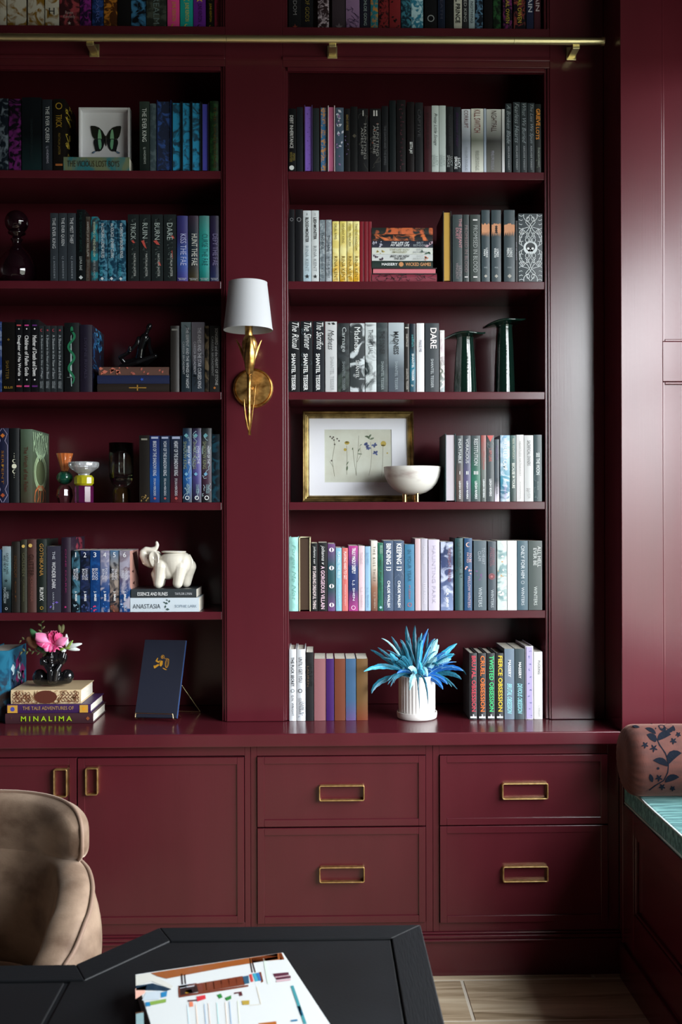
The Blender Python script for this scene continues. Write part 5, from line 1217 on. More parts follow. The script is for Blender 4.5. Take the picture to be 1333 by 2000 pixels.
# white elephant
yE_ = .065; s = px(yE_)
el0 = PY(325, 1151, yE_)
cream = plain('cream_glazed_ceramic', 'd8d2c4', .16, coat=.5)
el = thing('ceramic_elephant', 'glossy cream ceramic elephant planter with raised trunk', 'figurine', (el0.x, yE_, ZTOP_ELE+.0003))
E = lambda x, y, dy=0: ((200+x/5.332-325)*s, dy, (1151-(1030+y/5.332))*s)
m = MB()
u_ = s/5.332
def eb(x, y, rx, rz, ry, dy=0, R=None): m.ball(E(x, y, dy), (rx*u_, ry*u_, rz*u_), 28, 18, R)
eb(770,445,158,140,130); eb(690,470,110,130,115); eb(850,430,85,115,115); eb(760,400,165,100,125)
for x, dy in ((600,-62),(600,62),(800,-66),(870,62)):
    chain(m, [E(x+20, 470, dy*u_*.8), E(x+8, 560, dy*u_), E(x-5, 632, dy*u_)], [84*u_, 62*u_, 54*u_])
chain(m, [E(620,470,-25*u_), E(565,540,-45*u_), E(585,620,-62*u_)], [75*u_, 50*u_, 44*u_])
eb(520,395,92,85,80); eb(540,360,70,60,70)
chain(m, [E(470,400), E(430,350), E(425,310), E(455,285), E(510,290), E(560,275), E(575,240), E(568,215)], [60*u_, 42*u_, 33*u_, 30*u_, 27*u_, 24*u_, 21*u_, 17*u_])
chain(m, [E(470,430), E(440,415)], [26*u_, 12*u_])
ob_ = baked(m, 'elephant_body', cream, el, voxel=.0015, smooth=16)
# planter opening on the back: a flat dark disc paints the hollow's shade
zr = .5*(E(0,305)[2]+E(0,312)[2])
for v in ob_.data.vertices:
    if v.co.x > E(600,0)[0]: v.co.z = min(v.co.z, zr)
zmin = min(v.co.z for v in ob_.data.vertices); ob_.location.z = -zmin
cxm = E(745,0)[0]
MB().lathe([(.0005, 0), (.9, 0), (1.0, .0018), (1.05, .0022), (1.1, .0)], 36, (0,0,0), cap=False)
rim = MB(); 
rim.tube([(cxm+120*u_*math.cos(a), 88*u_*math.sin(a), zr-.0006) for a in [2*math.pi*k/32 for k in range(33)]], .0026, 8, cap=False)
rim.build('planter_rim', cream, el, smooth=True).location.z = -zmin
MB().lathe([(.0001, 0), (1, 0)], 32, cap=False).v
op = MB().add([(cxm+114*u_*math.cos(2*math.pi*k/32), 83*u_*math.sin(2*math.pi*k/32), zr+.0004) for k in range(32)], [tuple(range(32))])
op.build('opening_shade_disc', plain('painted_hollow_shade', '1c1612', .9), el).location.z = -zmin
for sg in (-1, 1):
    ear = MB()
    def ef(a, q, sg=sg):
        an = 2*math.pi*a; r = q
        x = 545+10+ (52+8*math.sin(an))*r*math.cos(an); y = 385-85*r*math.sin(an)+12*r*math.cos(an)
        return E(x, y, sg*(88+22*r*r*max(0, math.cos(an))+4*math.cos(an*2))*u_)
    ear.grid(ef, 28, 6, closeu=True); ear.build('ear', cream, el, smooth=True, solid=.0035).location.z = -zmin
    MB().ball(E(488, 372, sg*74*u_), .0016, 10, 6).build('eye', plain('grey_glaze', '6a625a', .3), el, smooth=True).location.z = -zmin
    MB().tube([E(455,420,sg*30*u_), E(440,432,sg*36*u_), E(425,425,sg*38*u_)], [.003,.0025,.0008], 8).build('tusk', cream, el, smooth=True).location.z = -zmin
MB().tube([E(905,340), E(935,400), E(935,460), E(915,500)], [.003,.0035,.003,.004], 8).build('tail', cream, el, smooth=True).location.z = -zmin
# black face vase with hands and flowers
yV = .06; s = px(yV); V0 = PY(103, 1345, yV)
fv = thing('face_vase', 'glossy black vase shaped as a face cupped in two hands', 'vase', (V0.x, yV, ZTOP_VASE+.0003))
Q = lambda x, y, dy=0: ((x/5.332-103)*s, dy*s/5.332, (1345-(1200+y/5.332))*s)
q_ = s/5.332
m = MB()
m.ball(Q(410,720,25), (75*q_, 70*q_, 85*q_), 24, 16); m.ball(Q(695,710,25), (68*q_, 65*q_, 72*q_), 24, 16)     # shoulders
chain(m, [Q(410,735,20), Q(550,745,30), Q(695,735,20)], [60*q_, 70*q_, 55*q_])
chain(m, [Q(545,735,-60), Q(540,640,-70), Q(500,590,-45)], [36*q_, 30*q_, 27*q_])                              # forearms
chain(m, [Q(585,735,-60), Q(605,640,-70), Q(640,580,-45)], [36*q_, 30*q_, 27*q_])
for pts in ([(500,590,-45),(470,560,-50),(450,525,-55)],):
    chain(m, [Q(*p) for p in pts], [28*q_, 24*q_, 12*q_])
for i, (x, y) in enumerate(((440,520),(458,505),(478,500),(432,545))):
    chain(m, [Q(490,575,-50+4*i), Q(x+12,y+30,-62+6*i), Q(x,y,-52+8*i)], [14*q_, 12*q_, 9*q_])
for i, (x, y) in enumerate(((700,470),(680,455),(660,455),(640,465))):
    chain(m, [Q(650,570,-50), Q(x-10,y+50,-66), Q(x,y,-58)], [16*q_, 13*q_, 10*q_])
m.ball(Q(575,520,30), (118*q_, 110*q_, 95*q_), 28, 18)                                                        # head
m.ball(Q(550,575,-25), (48*q_, 50*q_, 42*q_), 20, 14)
m.ball(Q(552,500,-82), (18*q_, 22*q_, 26*q_), 14, 10); chain(m, [Q(556,450,-68), Q(552,500,-84)], [12*q_, 17*q_])
chain(m, [Q(530,535,-70), Q(553,532,-80), Q(576,535,-70)], [7*q_, 10*q_, 7*q_]); chain(m, [Q(534,552,-68), Q(553,556,-76), Q(572,552,-68)], [7*q_, 11*q_, 7*q_])
m.ball(Q(553,590,-62), (24*q_, 20*q_, 18*q_), 14, 10)
chain(m, [Q(570,640,20), Q(570,700,25)], [60*q_, 70*q_])
ob_ = baked(m, 'vase_body', blk, fv, voxel=.0011, smooth=3)
ztopv = Q(0,442)[2]
for v in ob_.data.vertices: v.co.z = min(v.co.z, ztopv+.0015*math.sin(v.co.x*160))
zmin = min(v.co.z for v in ob_.data.vertices)
for v in ob_.data.vertices: v.co.z = max(v.co.z-zmin, 0)
# bouquet
fl_ = thing('flower_bouquet', 'artificial bouquet with large pink peony, white lily and green sprigs', 'flowers', (V0.x, yV, ZTOP_VASE+ztopv-.01))
dz = fl_.location.z-fv.location.z
def G(x, y, dy=0): a = Q(x, y, dy); return Vector((a[0], a[1], a[2]-dz))
def petal(base, tip, wid, cup, mat, nm, par=fl_, nrm=None, ruff=.0, n=8, mw_=5, rnd=0):
    base, tip = Vector(base), Vector(tip); d = tip-base; L = d.length
    nrm = Vector(nrm) if nrm else Vector((0, -1, .3)); side = d.cross(nrm).normalized(); nn = side.cross(d).normalized()
    def f(a, q):
        w_ = wid*math.sin(math.pi*min(.98, .1+q*.86))**.7
        if rnd: w_ = wid*(.25+.75*min(1, q*1.8))*(max(0, 1-max(0, (q-.62)/.38)**2.4))**.5+.0004
        x = (a-.5)*2
        return base + d*q + side*x*w_/2 + nn*(cup*L*(math.sin(math.pi*q)*.6 - .0) - cup*w_*x*x*.9) + nn*ruff*math.sin(x*7+q*9)*q
    m = MB().grid(f, mw_, n); return m.build(nm, mat, par, smooth=True, solid=.0006)
pink1 = plain('magenta_petals', 'd0407c', .55, sheen=.3, var=((60, 60, 60), 'b82c64', .4, .7)); pink2 = plain('pale_pink_petals', 'e884b0', .55, sheen=.3)
pc = G(570, 300, -40)
R = random.Random(11)
for i in range(13):
    an = math.radians(200+140*i/12) if i < 9 else math.radians(R.uniform(0, 360))
    r = 168*q_
    tip = pc+Vector((math.cos(an)*r*1.05, -r*.35, math.sin(an)*r*.45+.010+ (0.012 if abs(math.cos(an)) > .6 else 0)))
    petal(pc+Vector((0, 0, -.012)), tip, 150*q_, .42, pink2 if i % 2 else pink1, 'petal', nrm=(0, -.5, 1), ruff=.0012, rnd=1, mw_=8)
for i in range(14):
    an = 2*math.pi*i/14; r = 75*q_
    tip = pc+Vector((math.cos(an)*r, -.4*r*abs(math.sin(an))-.004, 85*q_+.3*r*math.sin(an)))
    petal(pc+Vector((math.cos(an)*.004, math.sin(an)*.004, -.01)), tip, 115*q_, .3, pink1, 'petal', nrm=(math.cos(an), math.sin(an)-.8, .1), ruff=.0014, rnd=1, mw_=8)
for i in range(8):
    an = 2*math.pi*i/8+.3; r = 30*q_
    petal(pc, pc+Vector((math.cos(an)*r, math.sin(an)*r, 110*q_)), 80*q_, .25, pink1, 'petal', nrm=(math.cos(an), math.sin(an), .1), ruff=.0014, rnd=1, mw_=8)
green = plain('leaf_green', '3f7048', .5); olive = plain('olive_leaf', '6c6c44', .6); bud = plain('bronze_bud', '9c6c50', .6); wht = plain('white_petals', 'd4dcd8', .5); lime = plain('lime_leaf', '88a850', .5)
petal(G(440,330), G(320,172,-10), 70*q_, .15, green, 'leaf'); petal(G(530,400,-30), G(400,360,-50), 60*q_, .15, green, 'leaf')
petal(G(420,350,-20), G(282,262,-20), 95*q_, .3, bud, 'bud_petal'); petal(G(420,360,-20), G(300,300,-30), 80*q_, .3, bud, 'bud_petal')
for (a_, b_) in (((690,370),(860,325)),((690,370),(838,390)),((700,370),(700,225)),((690,380),(650,410)),((700,360),(800,330)),((700,360),(760,300))):
    petal(G(*a_, -20), G(*b_, -35), 45*q_, .2, wht, 'lily_petal')
for (a_, b_, w_) in (((700,380),(770,290),28),((680,370),(760,370),26),((560,420),(520,390),40),((620,390),(680,375),30)): petal(G(*a_, -25), G(*b_, -40), w_*q_, .15, lime, 'leaf')
petal(G(640,220), G(612,132), 40*q_, .2, olive, 'leaf'); petal(G(640,220), G(662,128), 45*q_, .2, olive, 'leaf')
def sprig(pts, n, L, mat=olive):
    P = [G(*p) for p in pts]; MB().tube(P, .0006, 6).build('stem', green, fl_, smooth=True)
    for i in range(n):
        t = i/(n-1)*(len(P)-1); k = min(int(t), len(P)-2); c = P[k].lerp(P[k+1], t-k); d = (P[k+1]-P[k]).normalized()
        sd = Vector((d.z, 0, -d.x))*(1 if i % 2 else -1)
        petal(c, c+(sd*.8+d*.6)*L, L*.5, .1, mat, 'small_leaf', n=4, mw_=2)
sprig([(470,420,0),(440,260,10),(430,112,10)], 10, 45*q_); sprig([(480,430,-10),(360,400,-20),(240,405,-20)], 9, 42*q_); sprig([(430,380,0),(330,280,0),(225,290,0)], 7, 38*q_)
for x in (-.006, 0, .006): MB().tube([(x, 0, -.0), (x*1.6, -.002, .02), pc+Vector((x, 0, -.012))], .0016, 8).build('stem', green, fl_, smooth=True)
# blue book on a gold wire easel
cr_ = [PY(277,1254,.10), PY(363,1258,.08), PY(346,1402,-.0), PY(259,1390,.02)]
gw = plain('gold_wire', (.72, .58, .32), .25, metal=1)
bc = PY(303, 1398, .01); tiltb = math.radians(-24); rzb = math.radians(-9)
ea = thing('wire_easel', 'twisted gold wire easel holding the small navy book', 'easel', (bc.x, bc.y, ZC+.0004), rzb)
def rope(pts, nm='wire', r=.0017):
    P = [Vector(p) for p in pts]; dense = []
    for i in range(len(P)-1):
        n = max(2, int((P[i+1]-P[i]).length/.0016))
        dense += [P[i].lerp(P[i+1], k/n) for k in range(n)]
    dense.append(P[-1]); m = MB()
    rr = [r*(1+.32*math.sin(i*1.9)) for i in range(len(dense))]
    m.tube(dense, rr, 8); m.build(nm, gw, ea, smooth=True)
bwid, bhgt, bth = .142, .262, .012
cs, sn = math.cos(tiltb), math.sin(tiltb)
def bp3(x, t, z):  # point in the leaning book frame: x across, t thickness backwards, z up the book
    return (x, t*cs - z*sn + 0, .014+ z*cs + t*sn)
nb_ = empty('book', (0, 0, 0))
MB().box(-bwid/2, bwid/2, 0, .0024, 0, bhgt).build('front_board', plain('navy_cloth', '0c1226', .7, bump=((600,600,600), .2, .0003)), nb_, bevel=.0008)
MB().box(-bwid/2, bwid/2, bth-.0024, bth, 0, bhgt).build('back_board', plain('navy_cloth', '0c1226', .7), nb_, bevel=.0008)
MB().box(bwid/2-.002, bwid/2+.0012, .0025, bth-.0025, 0, bhgt).build('spine', plain('blue_spine_cloth', '2c4878', .6), nb_)
MB().box(-bwid/2+.003, bwid/2-.0022, .0025, bth-.0025, .003, bhgt-.003).build('page_block', PAPER, nb_)
a = Art(lambda x, y: ((x-545)/5.796*.00170+.0, -.0003, bhgt-(y-150)/5.796*.00182))
a.poly([(460,385),(480,348),(490,352),(482,378),(505,385),(515,370),(520,385),(500,405),(485,398)]); a.poly([(448,430),(462,435),(500,415),(512,430),(470,462),(458,465),(448,445)])
a.poly([(515,400),(530,375),(548,385),(550,420),(535,445),(515,430)])
a.ring((540,337), 18, 5, 14); a.ring((600,405), 20, 5, 16, ry=50); a.ring((600,410), 10, 3.5, 14, ry=36); a.stroke([(560,345),(575,362),(582,355)], 4); a.poly([(555,455),(575,460),(600,472),(612,478),(590,478),(560,465)]); a.stroke([(583,350),(590,368),(612,358),(622,372)], 4)
a.disc((538,337), 9, 10)
a.build('gilt_emblem', plain('gilt_foil', 'd89c30', .35, metal=.3), nb_)
nb_.matrix_world = Matrix.Translation(ea.location) @ Matrix.Rotation(rzb, 4, 'Z') @ Matrix.Translation((0, .004, .0125)) @ Matrix.Rotation(tiltb, 4, 'X')
tag(nb_, 'navy cloth book with gilt emblem propped on the wire easel', 'book')
def F3(x, t, z):
    y = .004 + t*cs - z*math.sin(tiltb); zz = .0125 + t*math.sin(tiltb)+z*cs
    return (x, y, zz)
hb = .064
for sx in (-1, 1):
    rope([(sx*hb, .075, .002), F3(sx*hb, bth+.003, .02), F3(sx*hb*.6, bth+.003, .15)], 'back_wire')
    rope([F3(sx*hb, bth+.002, -.004+.001), F3(sx*hb, -.006, -.0045), (sx*(hb+.0), -.0095, .012), (sx*hb*.97, -.0095, .028)], 'hook_wire')
rope([(-hb*.97, -.0095, .028), (hb*.97, -.0095, .028)], 'front_wire')
rope([F3(-hb*.6, bth+.003, .15), F3(hb*.6, bth+.003, .15)], 'top_wire')
for sx in (-1, 1): rope([(sx*hb*.62, F3(0, bth+.004, .149)[1], F3(0, bth+.004, .149)[2]), (sx*hb*1.62, .17, .0016)], 'leg_wire')
rope([(-hb*1.62, .17, .0016), (hb*1.62, .17, .0016)], 'foot_wire')
# feather arrangement
yP = .045; s = px(yP); P0 = PY(815, 1400, yP)
white = plain('matte_white_ceramic', 'e0dcd8', .55, bump=((300, 300, 300), .05, .0005))
vp = thing('fluted_vase', 'white fluted ceramic vase standing on its saucer on the countertop', 'vase', (P0.x, yP, ZC+.0004))
hV = 84*s
def flute(a, z):
    tz = z/s
    if tz < 10 or tz > 82: return 1
    arch = min(1, (tz-10)/9)
    return 1+.028*abs(math.sin(a*16))*arch - .012
MB().lathe([(r*s, z*s) for r, z in [(.01,5.2),(33,5.2),(35,7),(35.3,10)]+[(35.3,10+i*3) for i in range(1, 25)]+[(35.6,83),(35.3,84),(33,84),(32.6,80),(32.3,40),(.01,39)]], 192, cap=False, fn=flute).build('vase_body', white, vp, smooth=True)
MB().lathe([(r*s, z*s) for r, z in [(.01,0),(36,0),(38.5,2),(39.4,8),(39.2,13),(37.6,13),(37,6),(.01,5)]], 64, cap=False).build('saucer', white, vp, smooth=True, auto=50)
fe = thing('feather_plume', 'spray of turquoise and blue feathers standing in the white fluted vase', 'feathers', (P0.x, yP, ZC+.0004+42*s))
def feather_mat(nm, c, c2):
    return plain(nm, c, .5, sheen=.4, var=((300, 300, 40), c2, .4, .65))
fm = [feather_mat('cyan_feather', '1c94bc', '48b4d4'), feather_mat('teal_feather', '0a4e64', '107088'), feather_mat('blue_feather', '145cb0', '1c74c8'), feather_mat('pale_feather', '88d0e0', 'b8e4ec')]
PV_ = lambda x, y, dy: Vector(((690+x/5.796-815)*s, dy*s, (1400-(1200+y/5.796))*s-42*s+.0))
feathers = [  # tip, mid control, depth, width, material
 ((110,585),(330,470),-52,70,0),((195,830),(240,640),-50,75,1),((320,250),(500,300),-10,30,3),((440,245),(520,360),10,55,1),((280,360),(400,440),0,45,1),((200,395),(340,430),10,50,1),
 ((410,400),(480,520),-30,105,0),((480,620),(560,560),-40,50,2),((615,130),(620,300),20,70,1),((720,130),(690,280),25,60,1),((850,145),(740,330),-10,55,2),((855,190),(850,300),0,30,1),
 ((600,400),(620,520),-25,90,1),((640,240),(650,420),0,60,1),((780,270),(740,420),-10,80,0),((960,270),(880,400),0,110,3),((980,340),(900,430),5,100,3),((1190,330),(1020,420),10,85,0),
 ((1140,430),(1020,470),-10,100,0),((1100,480),(980,500),-20,90,3),((1280,670),(1200,480),-10,32,1),((1220,600),(1090,510),-35,80,2),((1215,710),(1120,590),-20,70,1),((1040,740),(960,620),-45,75,2),
 ((985,790),(930,640),-50,80,2),((610,790),(700,650),-58,85,3),((600,550),(720,540),-50,85,3),((815,950),(780,720),-58,32,1),((720,990),(670,820),-58,18,1),((700,800),(740,680),-55,20,1),
 ((955,560),(860,400),-30,60,1),((720,480),(780,560),-45,60,0),((820,660),(800,500),-40,80,3),((780,640),(760,520),-45,50,0),((540,620),(560,480),-30,55,1),((930,450),(860,520),-30,110,3),
 ((350,560),(450,520),-20,60,1),((560,330),(580,480),5,70,1),((1000,560),(900,560),-30,90,2),((870,600),(840,560),-40,70,2),((1120,560),(1000,540),-30,60,2),((680,620),(700,560),-50,60,0)]
RF = random.Random(5)
for i in range(34):
    an = math.radians(RF.uniform(-12, 192)); L_ = RF.uniform(.55, 1.0)
    tx_, ty_ = 720+430*L_*math.cos(an)*1.15, 650-470*L_*math.sin(an)
    if math.sin(an) < .25: ty_ += RF.uniform(0, 120)
    feathers.append(((tx_, ty_), (720+250*math.cos(an), 610-330*max(.1, math.sin(an))), (-50 if math.cos(an) < -.6 else RF.uniform(-35, 10)), RF.uniform(22, 48), 1 if math.cos(an) < 0 else RF.choice((0, 1, 2))))
for i, (tip, mid, dy, wd, mi) in enumerate(feathers):
    a0 = Vector((R.uniform(-.012, .012), R.uniform(-.012, .012), R.uniform(.03, .05)))
    b0 = PV_(*mid, dy*.6-3); c0_ = PV_(*tip, dy)
    if tip[1] > 780 and 580 < tip[0] < 900: b0 = PV_(mid[0]*.5+tip[0]*.5, 560, dy*1.3)
    st0 = Vector((a0.x*.6, a0.y*.6, hV-42*s+.0)) if tip[1] > 560 else a0
    def bez(t): 
        mid2 = b0*2-(st0+c0_)*.5 if False else b0
        return st0*(1-t)**2+mid2*2*t*(1-t)*1.0+c0_*t*t
    wd_ = wd*.8*s/5.796
    pts = [bez(k/10) for k in range(11)]
    rs_ = random.Random(i)
    def f(a, q, pts=pts, wd_=wd_, ph=rs_.uniform(0, 6)):
        k = min(9, int(q*10)); p = pts[k].lerp(pts[k+1], q*10-k); d = (pts[k+1]-pts[k]).normalized()
        sd = d.cross(Vector((0, -1, .35))).normalized(); nn = sd.cross(d)
        w_ = wd_*(math.sin(math.pi*min(.985, .02+q**1.1*.96))**.8 if q > .12 else .12)
        x = (a-.5)*2; w_ *= 1+.10*math.sin(q*38+ph+a*9)
        return p+sd*x*w_/2 - nn*abs(x)*w_*.22
    ob_ = MB().grid(f, 6, 24).build('feather', fm[mi], fe, smooth=True)
    MB().tube(pts, [.0007]*8+[.0004]*3, 5).build('quill', fm[3] if mi != 1 else fm[1], ob_, smooth=True)
# wall sconce
LS = lambda x, y: (410+x/5.714, 520+y/5.714)
yL = -.115
gl_ = plain('antique_gold_leaf', (.72, .43, .14), .36, metal=1, var=((40, 40, 60), '7a4c18', .38, .75), bump=((70, 70, 90), .35, .001))
pc_ = PY(*LS(480,1355), -.02); rpl = (LS(705,0)[0]-LS(255,0)[0])/2*px(-.02)
sc_ = thing('wall_sconce', 'gilt leaf wall sconce with white tapered shade on the centre stile', 'wall lamp', (pc_.x, -.0002, pc_.z))
LW = lambda P: P-Vector(sc_.location)
m = MB().lathe([(.0005, 0), (rpl, 0), (rpl, .006), (rpl*.97, .011), (rpl*.93, .013), (rpl*.9, .010), (rpl*.88, .012), (rpl*.85, .016), (.0005, .017)], 56, cap=False)
m.v = [(x, -z, y) for x, y, z in m.v]; m.build('backplate', gl_, sc_, smooth=True, auto=50)
def lp(x, y, Y=yL): return LW(PY(*LS(x, y), Y))
MB().tube([LW(PY(*LS(470,1355), -.016)), lp(455,1370,-.07), lp(440,1360)], .006, 12).build('arm', gl_, sc_, smooth=True)
MB().tube([lp(440,1150), lp(437,1350), lp(437,1700), lp(443,1880)], [.0075,.006,.0055,.0045], 14).build('stem', gl_, sc_, smooth=True)
MB().tube([lp(443,1700), lp(447,1885)], [.003,.004], 10).build('stem_tip', gl_, sc_, smooth=True)
cupx = [(1210,.007),(1100,.011),(1000,.017),(920,.0215),(860,.022),(810,.018),(780,.0135)]
m = MB(); n = 36
for y, r in cupx:
    c = lp(444, y); 
    for k in range(n):
        a_ = 2*math.pi*k/n; rr = r*(1+.12*abs(math.cos(a_*1.5+math.pi/4)))
        m.v.append((c.x+rr*math.cos(a_), c.y+rr*math.sin(a_), c.z))
m.f = [(i*n+k, i*n+(k+1) % n, (i+1)*n+(k+1) % n, (i+1)*n+k) for i in range(len(cupx)-1) for k in range(n)]
m.build('leaf_cup', gl_, sc_, smooth=True)
def lleaf(base, tip, mid, wd, nm='leaf', nrm=(0, -1, .1)):
    P = [Vector(base), Vector(mid), Vector(tip)]
    bz = lambda t: P[0]*(1-t)**2+P[1]*2*t*(1-t)+P[2]*t*t
    def f(a, q):
        p = bz(q); d = (bz(min(1, q+.02))-bz(max(0, q-.02))).normalized(); sd = d.cross(Vector(nrm)).normalized(); nn = sd.cross(d)
        w_ = wd*math.sin(math.pi*min(.985, .12+q*.87))**.8; x = (a-.5)*2
        return p+sd*x*w_/2-nn*(1-abs(x))*w_*-.35
    MB().grid(f, 6, 18).build(nm, gl_, sc_, smooth=True, solid=.0009)
lleaf(lp(440,1215), lp(452,772,-.135), lp(450,1000,-.155), .034)
lleaf(lp(435,1200,-.10), lp(285,805,-.09), lp(368,930,-.085), .012, nrm=(-.8, -.6, .1)); lleaf(lp(450,1200,-.10), lp(580,820,-.09), lp(518,950,-.085), .012, nrm=(.8, -.6, .1))
lleaf(lp(438,1850), lp(383,1465,-.13), lp(385,1680,-.14), .0062, nrm=(.4, -1, 0)); lleaf(lp(450,1850), lp(518,1300,-.13), lp(480,1600,-.14), .005, nrm=(-.7, -1, 0))
MB().lathe([(.0005, 0), (.0122, 0), (.0122, .0013), (.0122, lp(0,640).z-lp(0,800).z), (.0005, lp(0,640).z-lp(0,800).z)], 24, lp(436,800), cap=False).build('candle_sleeve', gl_, sc_, smooth=True, auto=40)
shade = plain('white_linen_shade', 'b8babf', .85, bump=((900, 900, 900), .25, .0006))
ct_, cb_ = lp(427,185), lp(432,712)
rt_, rb_ = 213/5.714*px(yL), 273/5.714*px(yL)
n = 72
m = MB().lathe([(rb_, cb_.z), (rt_, ct_.z), (rt_-.0015, ct_.z), (rb_-.0015, cb_.z), (rb_, cb_.z)], n, (ct_.x, ct_.y, 0), cap=False)
m.build('lamp_shade', shade, sc_, smooth=True, auto=40)
for z_, r_ in ((cb_.z+.0015, rb_), (ct_.z-.0015, rt_)):
    MB().lathe([(r_+.0007, z_-.0022), (r_+.0007, z_+.0022)], n, (ct_.x, ct_.y, 0), cap=False).build('shade_hem', shade, sc_, smooth=True)
rg = MB()
for k in range(3): a_ = 2*math.pi*k/3+.5; rg.tube([(ct_.x, ct_.y, ct_.z-.012), (ct_.x+(rt_-.002)*math.cos(a_), ct_.y+(rt_-.002)*math.sin(a_), ct_.z-.012)], .001, 6)
rg.build('shade_ring', brass, sc_)
MB().ball((ct_.x, ct_.y, (ct_.z*.6+cb_.z*.4)), .018, 16, 10).build('bulb', plain('frosted_bulb', 'e8e8e4', .4), sc_, smooth=True)

# ---------------------------------------------------------------- desk
ZD = .75
oak = plain('black_stained_oak', '0c0e11', .55, spec=.22, bump=((30, 500, 500), .45, .001))
oak2 = plain('black_oak_side_grain', '0c0e11', .55, spec=.22, bump=((500, 30, 500), .45, .0011))
leather = plain('black_leather', '0d0e10', .5, spec=.25, bump=((260, 260, 260), .25, .0006), var=((6, 6, 6), '121417', .35, .7))
D = lambda u, v: PZ(u, v, ZD)
pR, pC, pS, pL = D(822, 1806), D(312, 1811), D(148, 1883.5), D(-260, 1885)
yb = (pR.y+pC.y)/2; xr = pR.x; yl = pS.y
dk = thing('desk', 'black oak desk with leather inlay and chamfered corner in the foreground', 'desk', (xr-.6, yb-.4, 0))
Ld = -Vector(dk.location)
yN = -3.05+.35; xL = -1.75; bwd = .052
outer = [(xr, yN), (xr, yb), (pC.x, yb), (pS.x, yl), (xL, yl), (xL, yN)]
def off(poly, d):
    out = []; n = len(poly)
    for i in range(n):
        p0, p1, p2 = Vector(poly[i-1]), Vector(poly[i]), Vector(poly[(i+1) % n])
        a_ = (p1-p0).normalized(); b_ = (p2-p1).normalized(); na, nb2 = Vector((-a_.y, a_.x)), Vector((-b_.y, b_.x))
        k = (na+nb2); k = k/k.length; out.append(tuple(p1+k*d/max(.2, k.dot(na))))
    return out
inner = off(outer, bwd)
for i in range(6):
    j = (i+1) % 6
    q = [outer[i], outer[j], inner[j], inner[i]]
    m = MB().prism(q, lambda p, t: (p[0], p[1], t), ZD-.045, ZD)
    m.build('frame_rail', oak2 if abs(outer[i][0]-outer[j][0]) < .01 else oak, dk, loc=Ld, bevel=.0018, seg=2)
seam = pS.x
ins_ = off(outer, bwd+.002)
L1 = [(seam+.0035, yN+bwd+.002), (ins_[0][0], ins_[0][1]), ins_[1], ins_[2], (ins_[3][0]+.0035, ins_[3][1]+.001)]
L1[-1] = (seam+.0035, ins_[3][1]+.002)
MB().prism(L1, lambda p, t: (p[0], p[1], t), ZD-.03, ZD-.0022).build('leather_panel', leather, dk, loc=Ld, bevel=.002)
L2 = [(seam-.0035, yN+bwd+.002), (seam-.0035, ins_[3][1]), ins_[4], ins_[5]]
MB().prism(L2[::-1], lambda p, t: (p[0], p[1], t), ZD-.03, ZD-.0022).build('leather_panel', leather, dk, loc=Ld, bevel=.002)
MB().box(seam-.0034, seam+.0034, yN+bwd, ins_[3][1], ZD-.03, ZD-.004).build('seam_strip', oak2, dk, loc=Ld)
MB().prism(off(outer, .012), lambda p, t: (p[0], p[1], t), ZD-.10, ZD-.0455).build('apron', oak, dk, loc=Ld)
for (x0, x1, y0, y1) in ((xr-.09, xr-.03, yb-.09, yb-.03), (xr-.09, xr-.03, yN+.03, yN+.09), (xL+.03, xL+.09, yl-.09, yl-.03), (xL+.03, xL+.09, yN+.03, yN+.09)):
    MB().box(x0, x1, y0, y1, .0005, ZD-.1005).build('leg', oak, dk, loc=Ld, bevel=.004)
# glossy interiors book on the desk
th = .024; ZM = ZD+th
tl_, tr_ = PZ(264, 1903, ZM), PZ(553, 1860, ZM)
ax = (tr_-tl_).normalized(); ay = Vector((ax.y, -ax.x, 0)); wM = (tr_-tl_).length; hM = .31
mg = thing('coffee_table_book', 'large glossy book with interior photograph cover lying upside down on the desk', 'book', ((tl_+tr_)/2+ay*hM/2).to_tuple()[:2]+(ZD+.0004,))
MW = lambda a_, b_, z: tuple(tl_+ax*a_+ay*b_+Vector((0, 0, z-ZM))-Vector(mg.location)+Vector((0,0,0)))
gloss = plain('glossy_white_cover', 'c6caca', .3, coat=.3)
def slab(a0, a1, b0, b1, z0, z1, nm, mat, bev=.0008):
    vs = [MW(a_, b_, z) for z in (z0, z1) for (a_, b_) in ((a0, b0), (a1, b0), (a1, b1), (a0, b1))]
    return MB().add(vs, [(0,3,2,1),(4,5,6,7),(0,1,5,4),(1,2,6,5),(2,3,7,6),(3,0,4,7)]).build(nm, mat, mg, bevel=bev)
cvr = slab(0, wM, 0, hM, ZM-.003, ZM, 'front_board', gloss)
slab(0, wM, 0, hM, ZD+.0006, ZD+.0034, 'back_board', gloss)
slab(.004, wM-.004, .004, hM-.004, ZD+.0036, ZM-.0032, 'page_block', PAPER, 0)
slab(wM-.0035, wM+.0005, .0, hM, ZD+.0036, ZM-.0032, 'spine', plain('brass_coloured_spine', '8a7430', .3))
def mp(x, y):   # crop px of the enlarged photo region
    P = PZ(240+x/3.508, 1840+y/3.508, ZM+.00035); return P-Vector(mg.location)
def marts(col, *polys):
    a = Art(mp)
    for p in polys: a.poly(p)
    a.build('cover_print', plain('glossy_print', col, .2, coat=.5), cvr)
marts('8c4f24', [(190,212),(1085,74),(1090,118),(970,130),(720,170),(300,250),(240,235)])
marts('6a3214', [(880,110),(1060,78),(1064,116),(890,142)], [(1070,78),(1090,75),(1108,118),(1080,122)])
marts('c8c8c0', [(88,228),(185,212),(345,300),(330,322),(200,268),(90,300)])
marts('1c3040', [(90,300),(205,282),(335,322),(300,335),(200,330),(92,330)])
marts('e0b0a0', [(86,318),(165,296),(150,350),(88,390)])
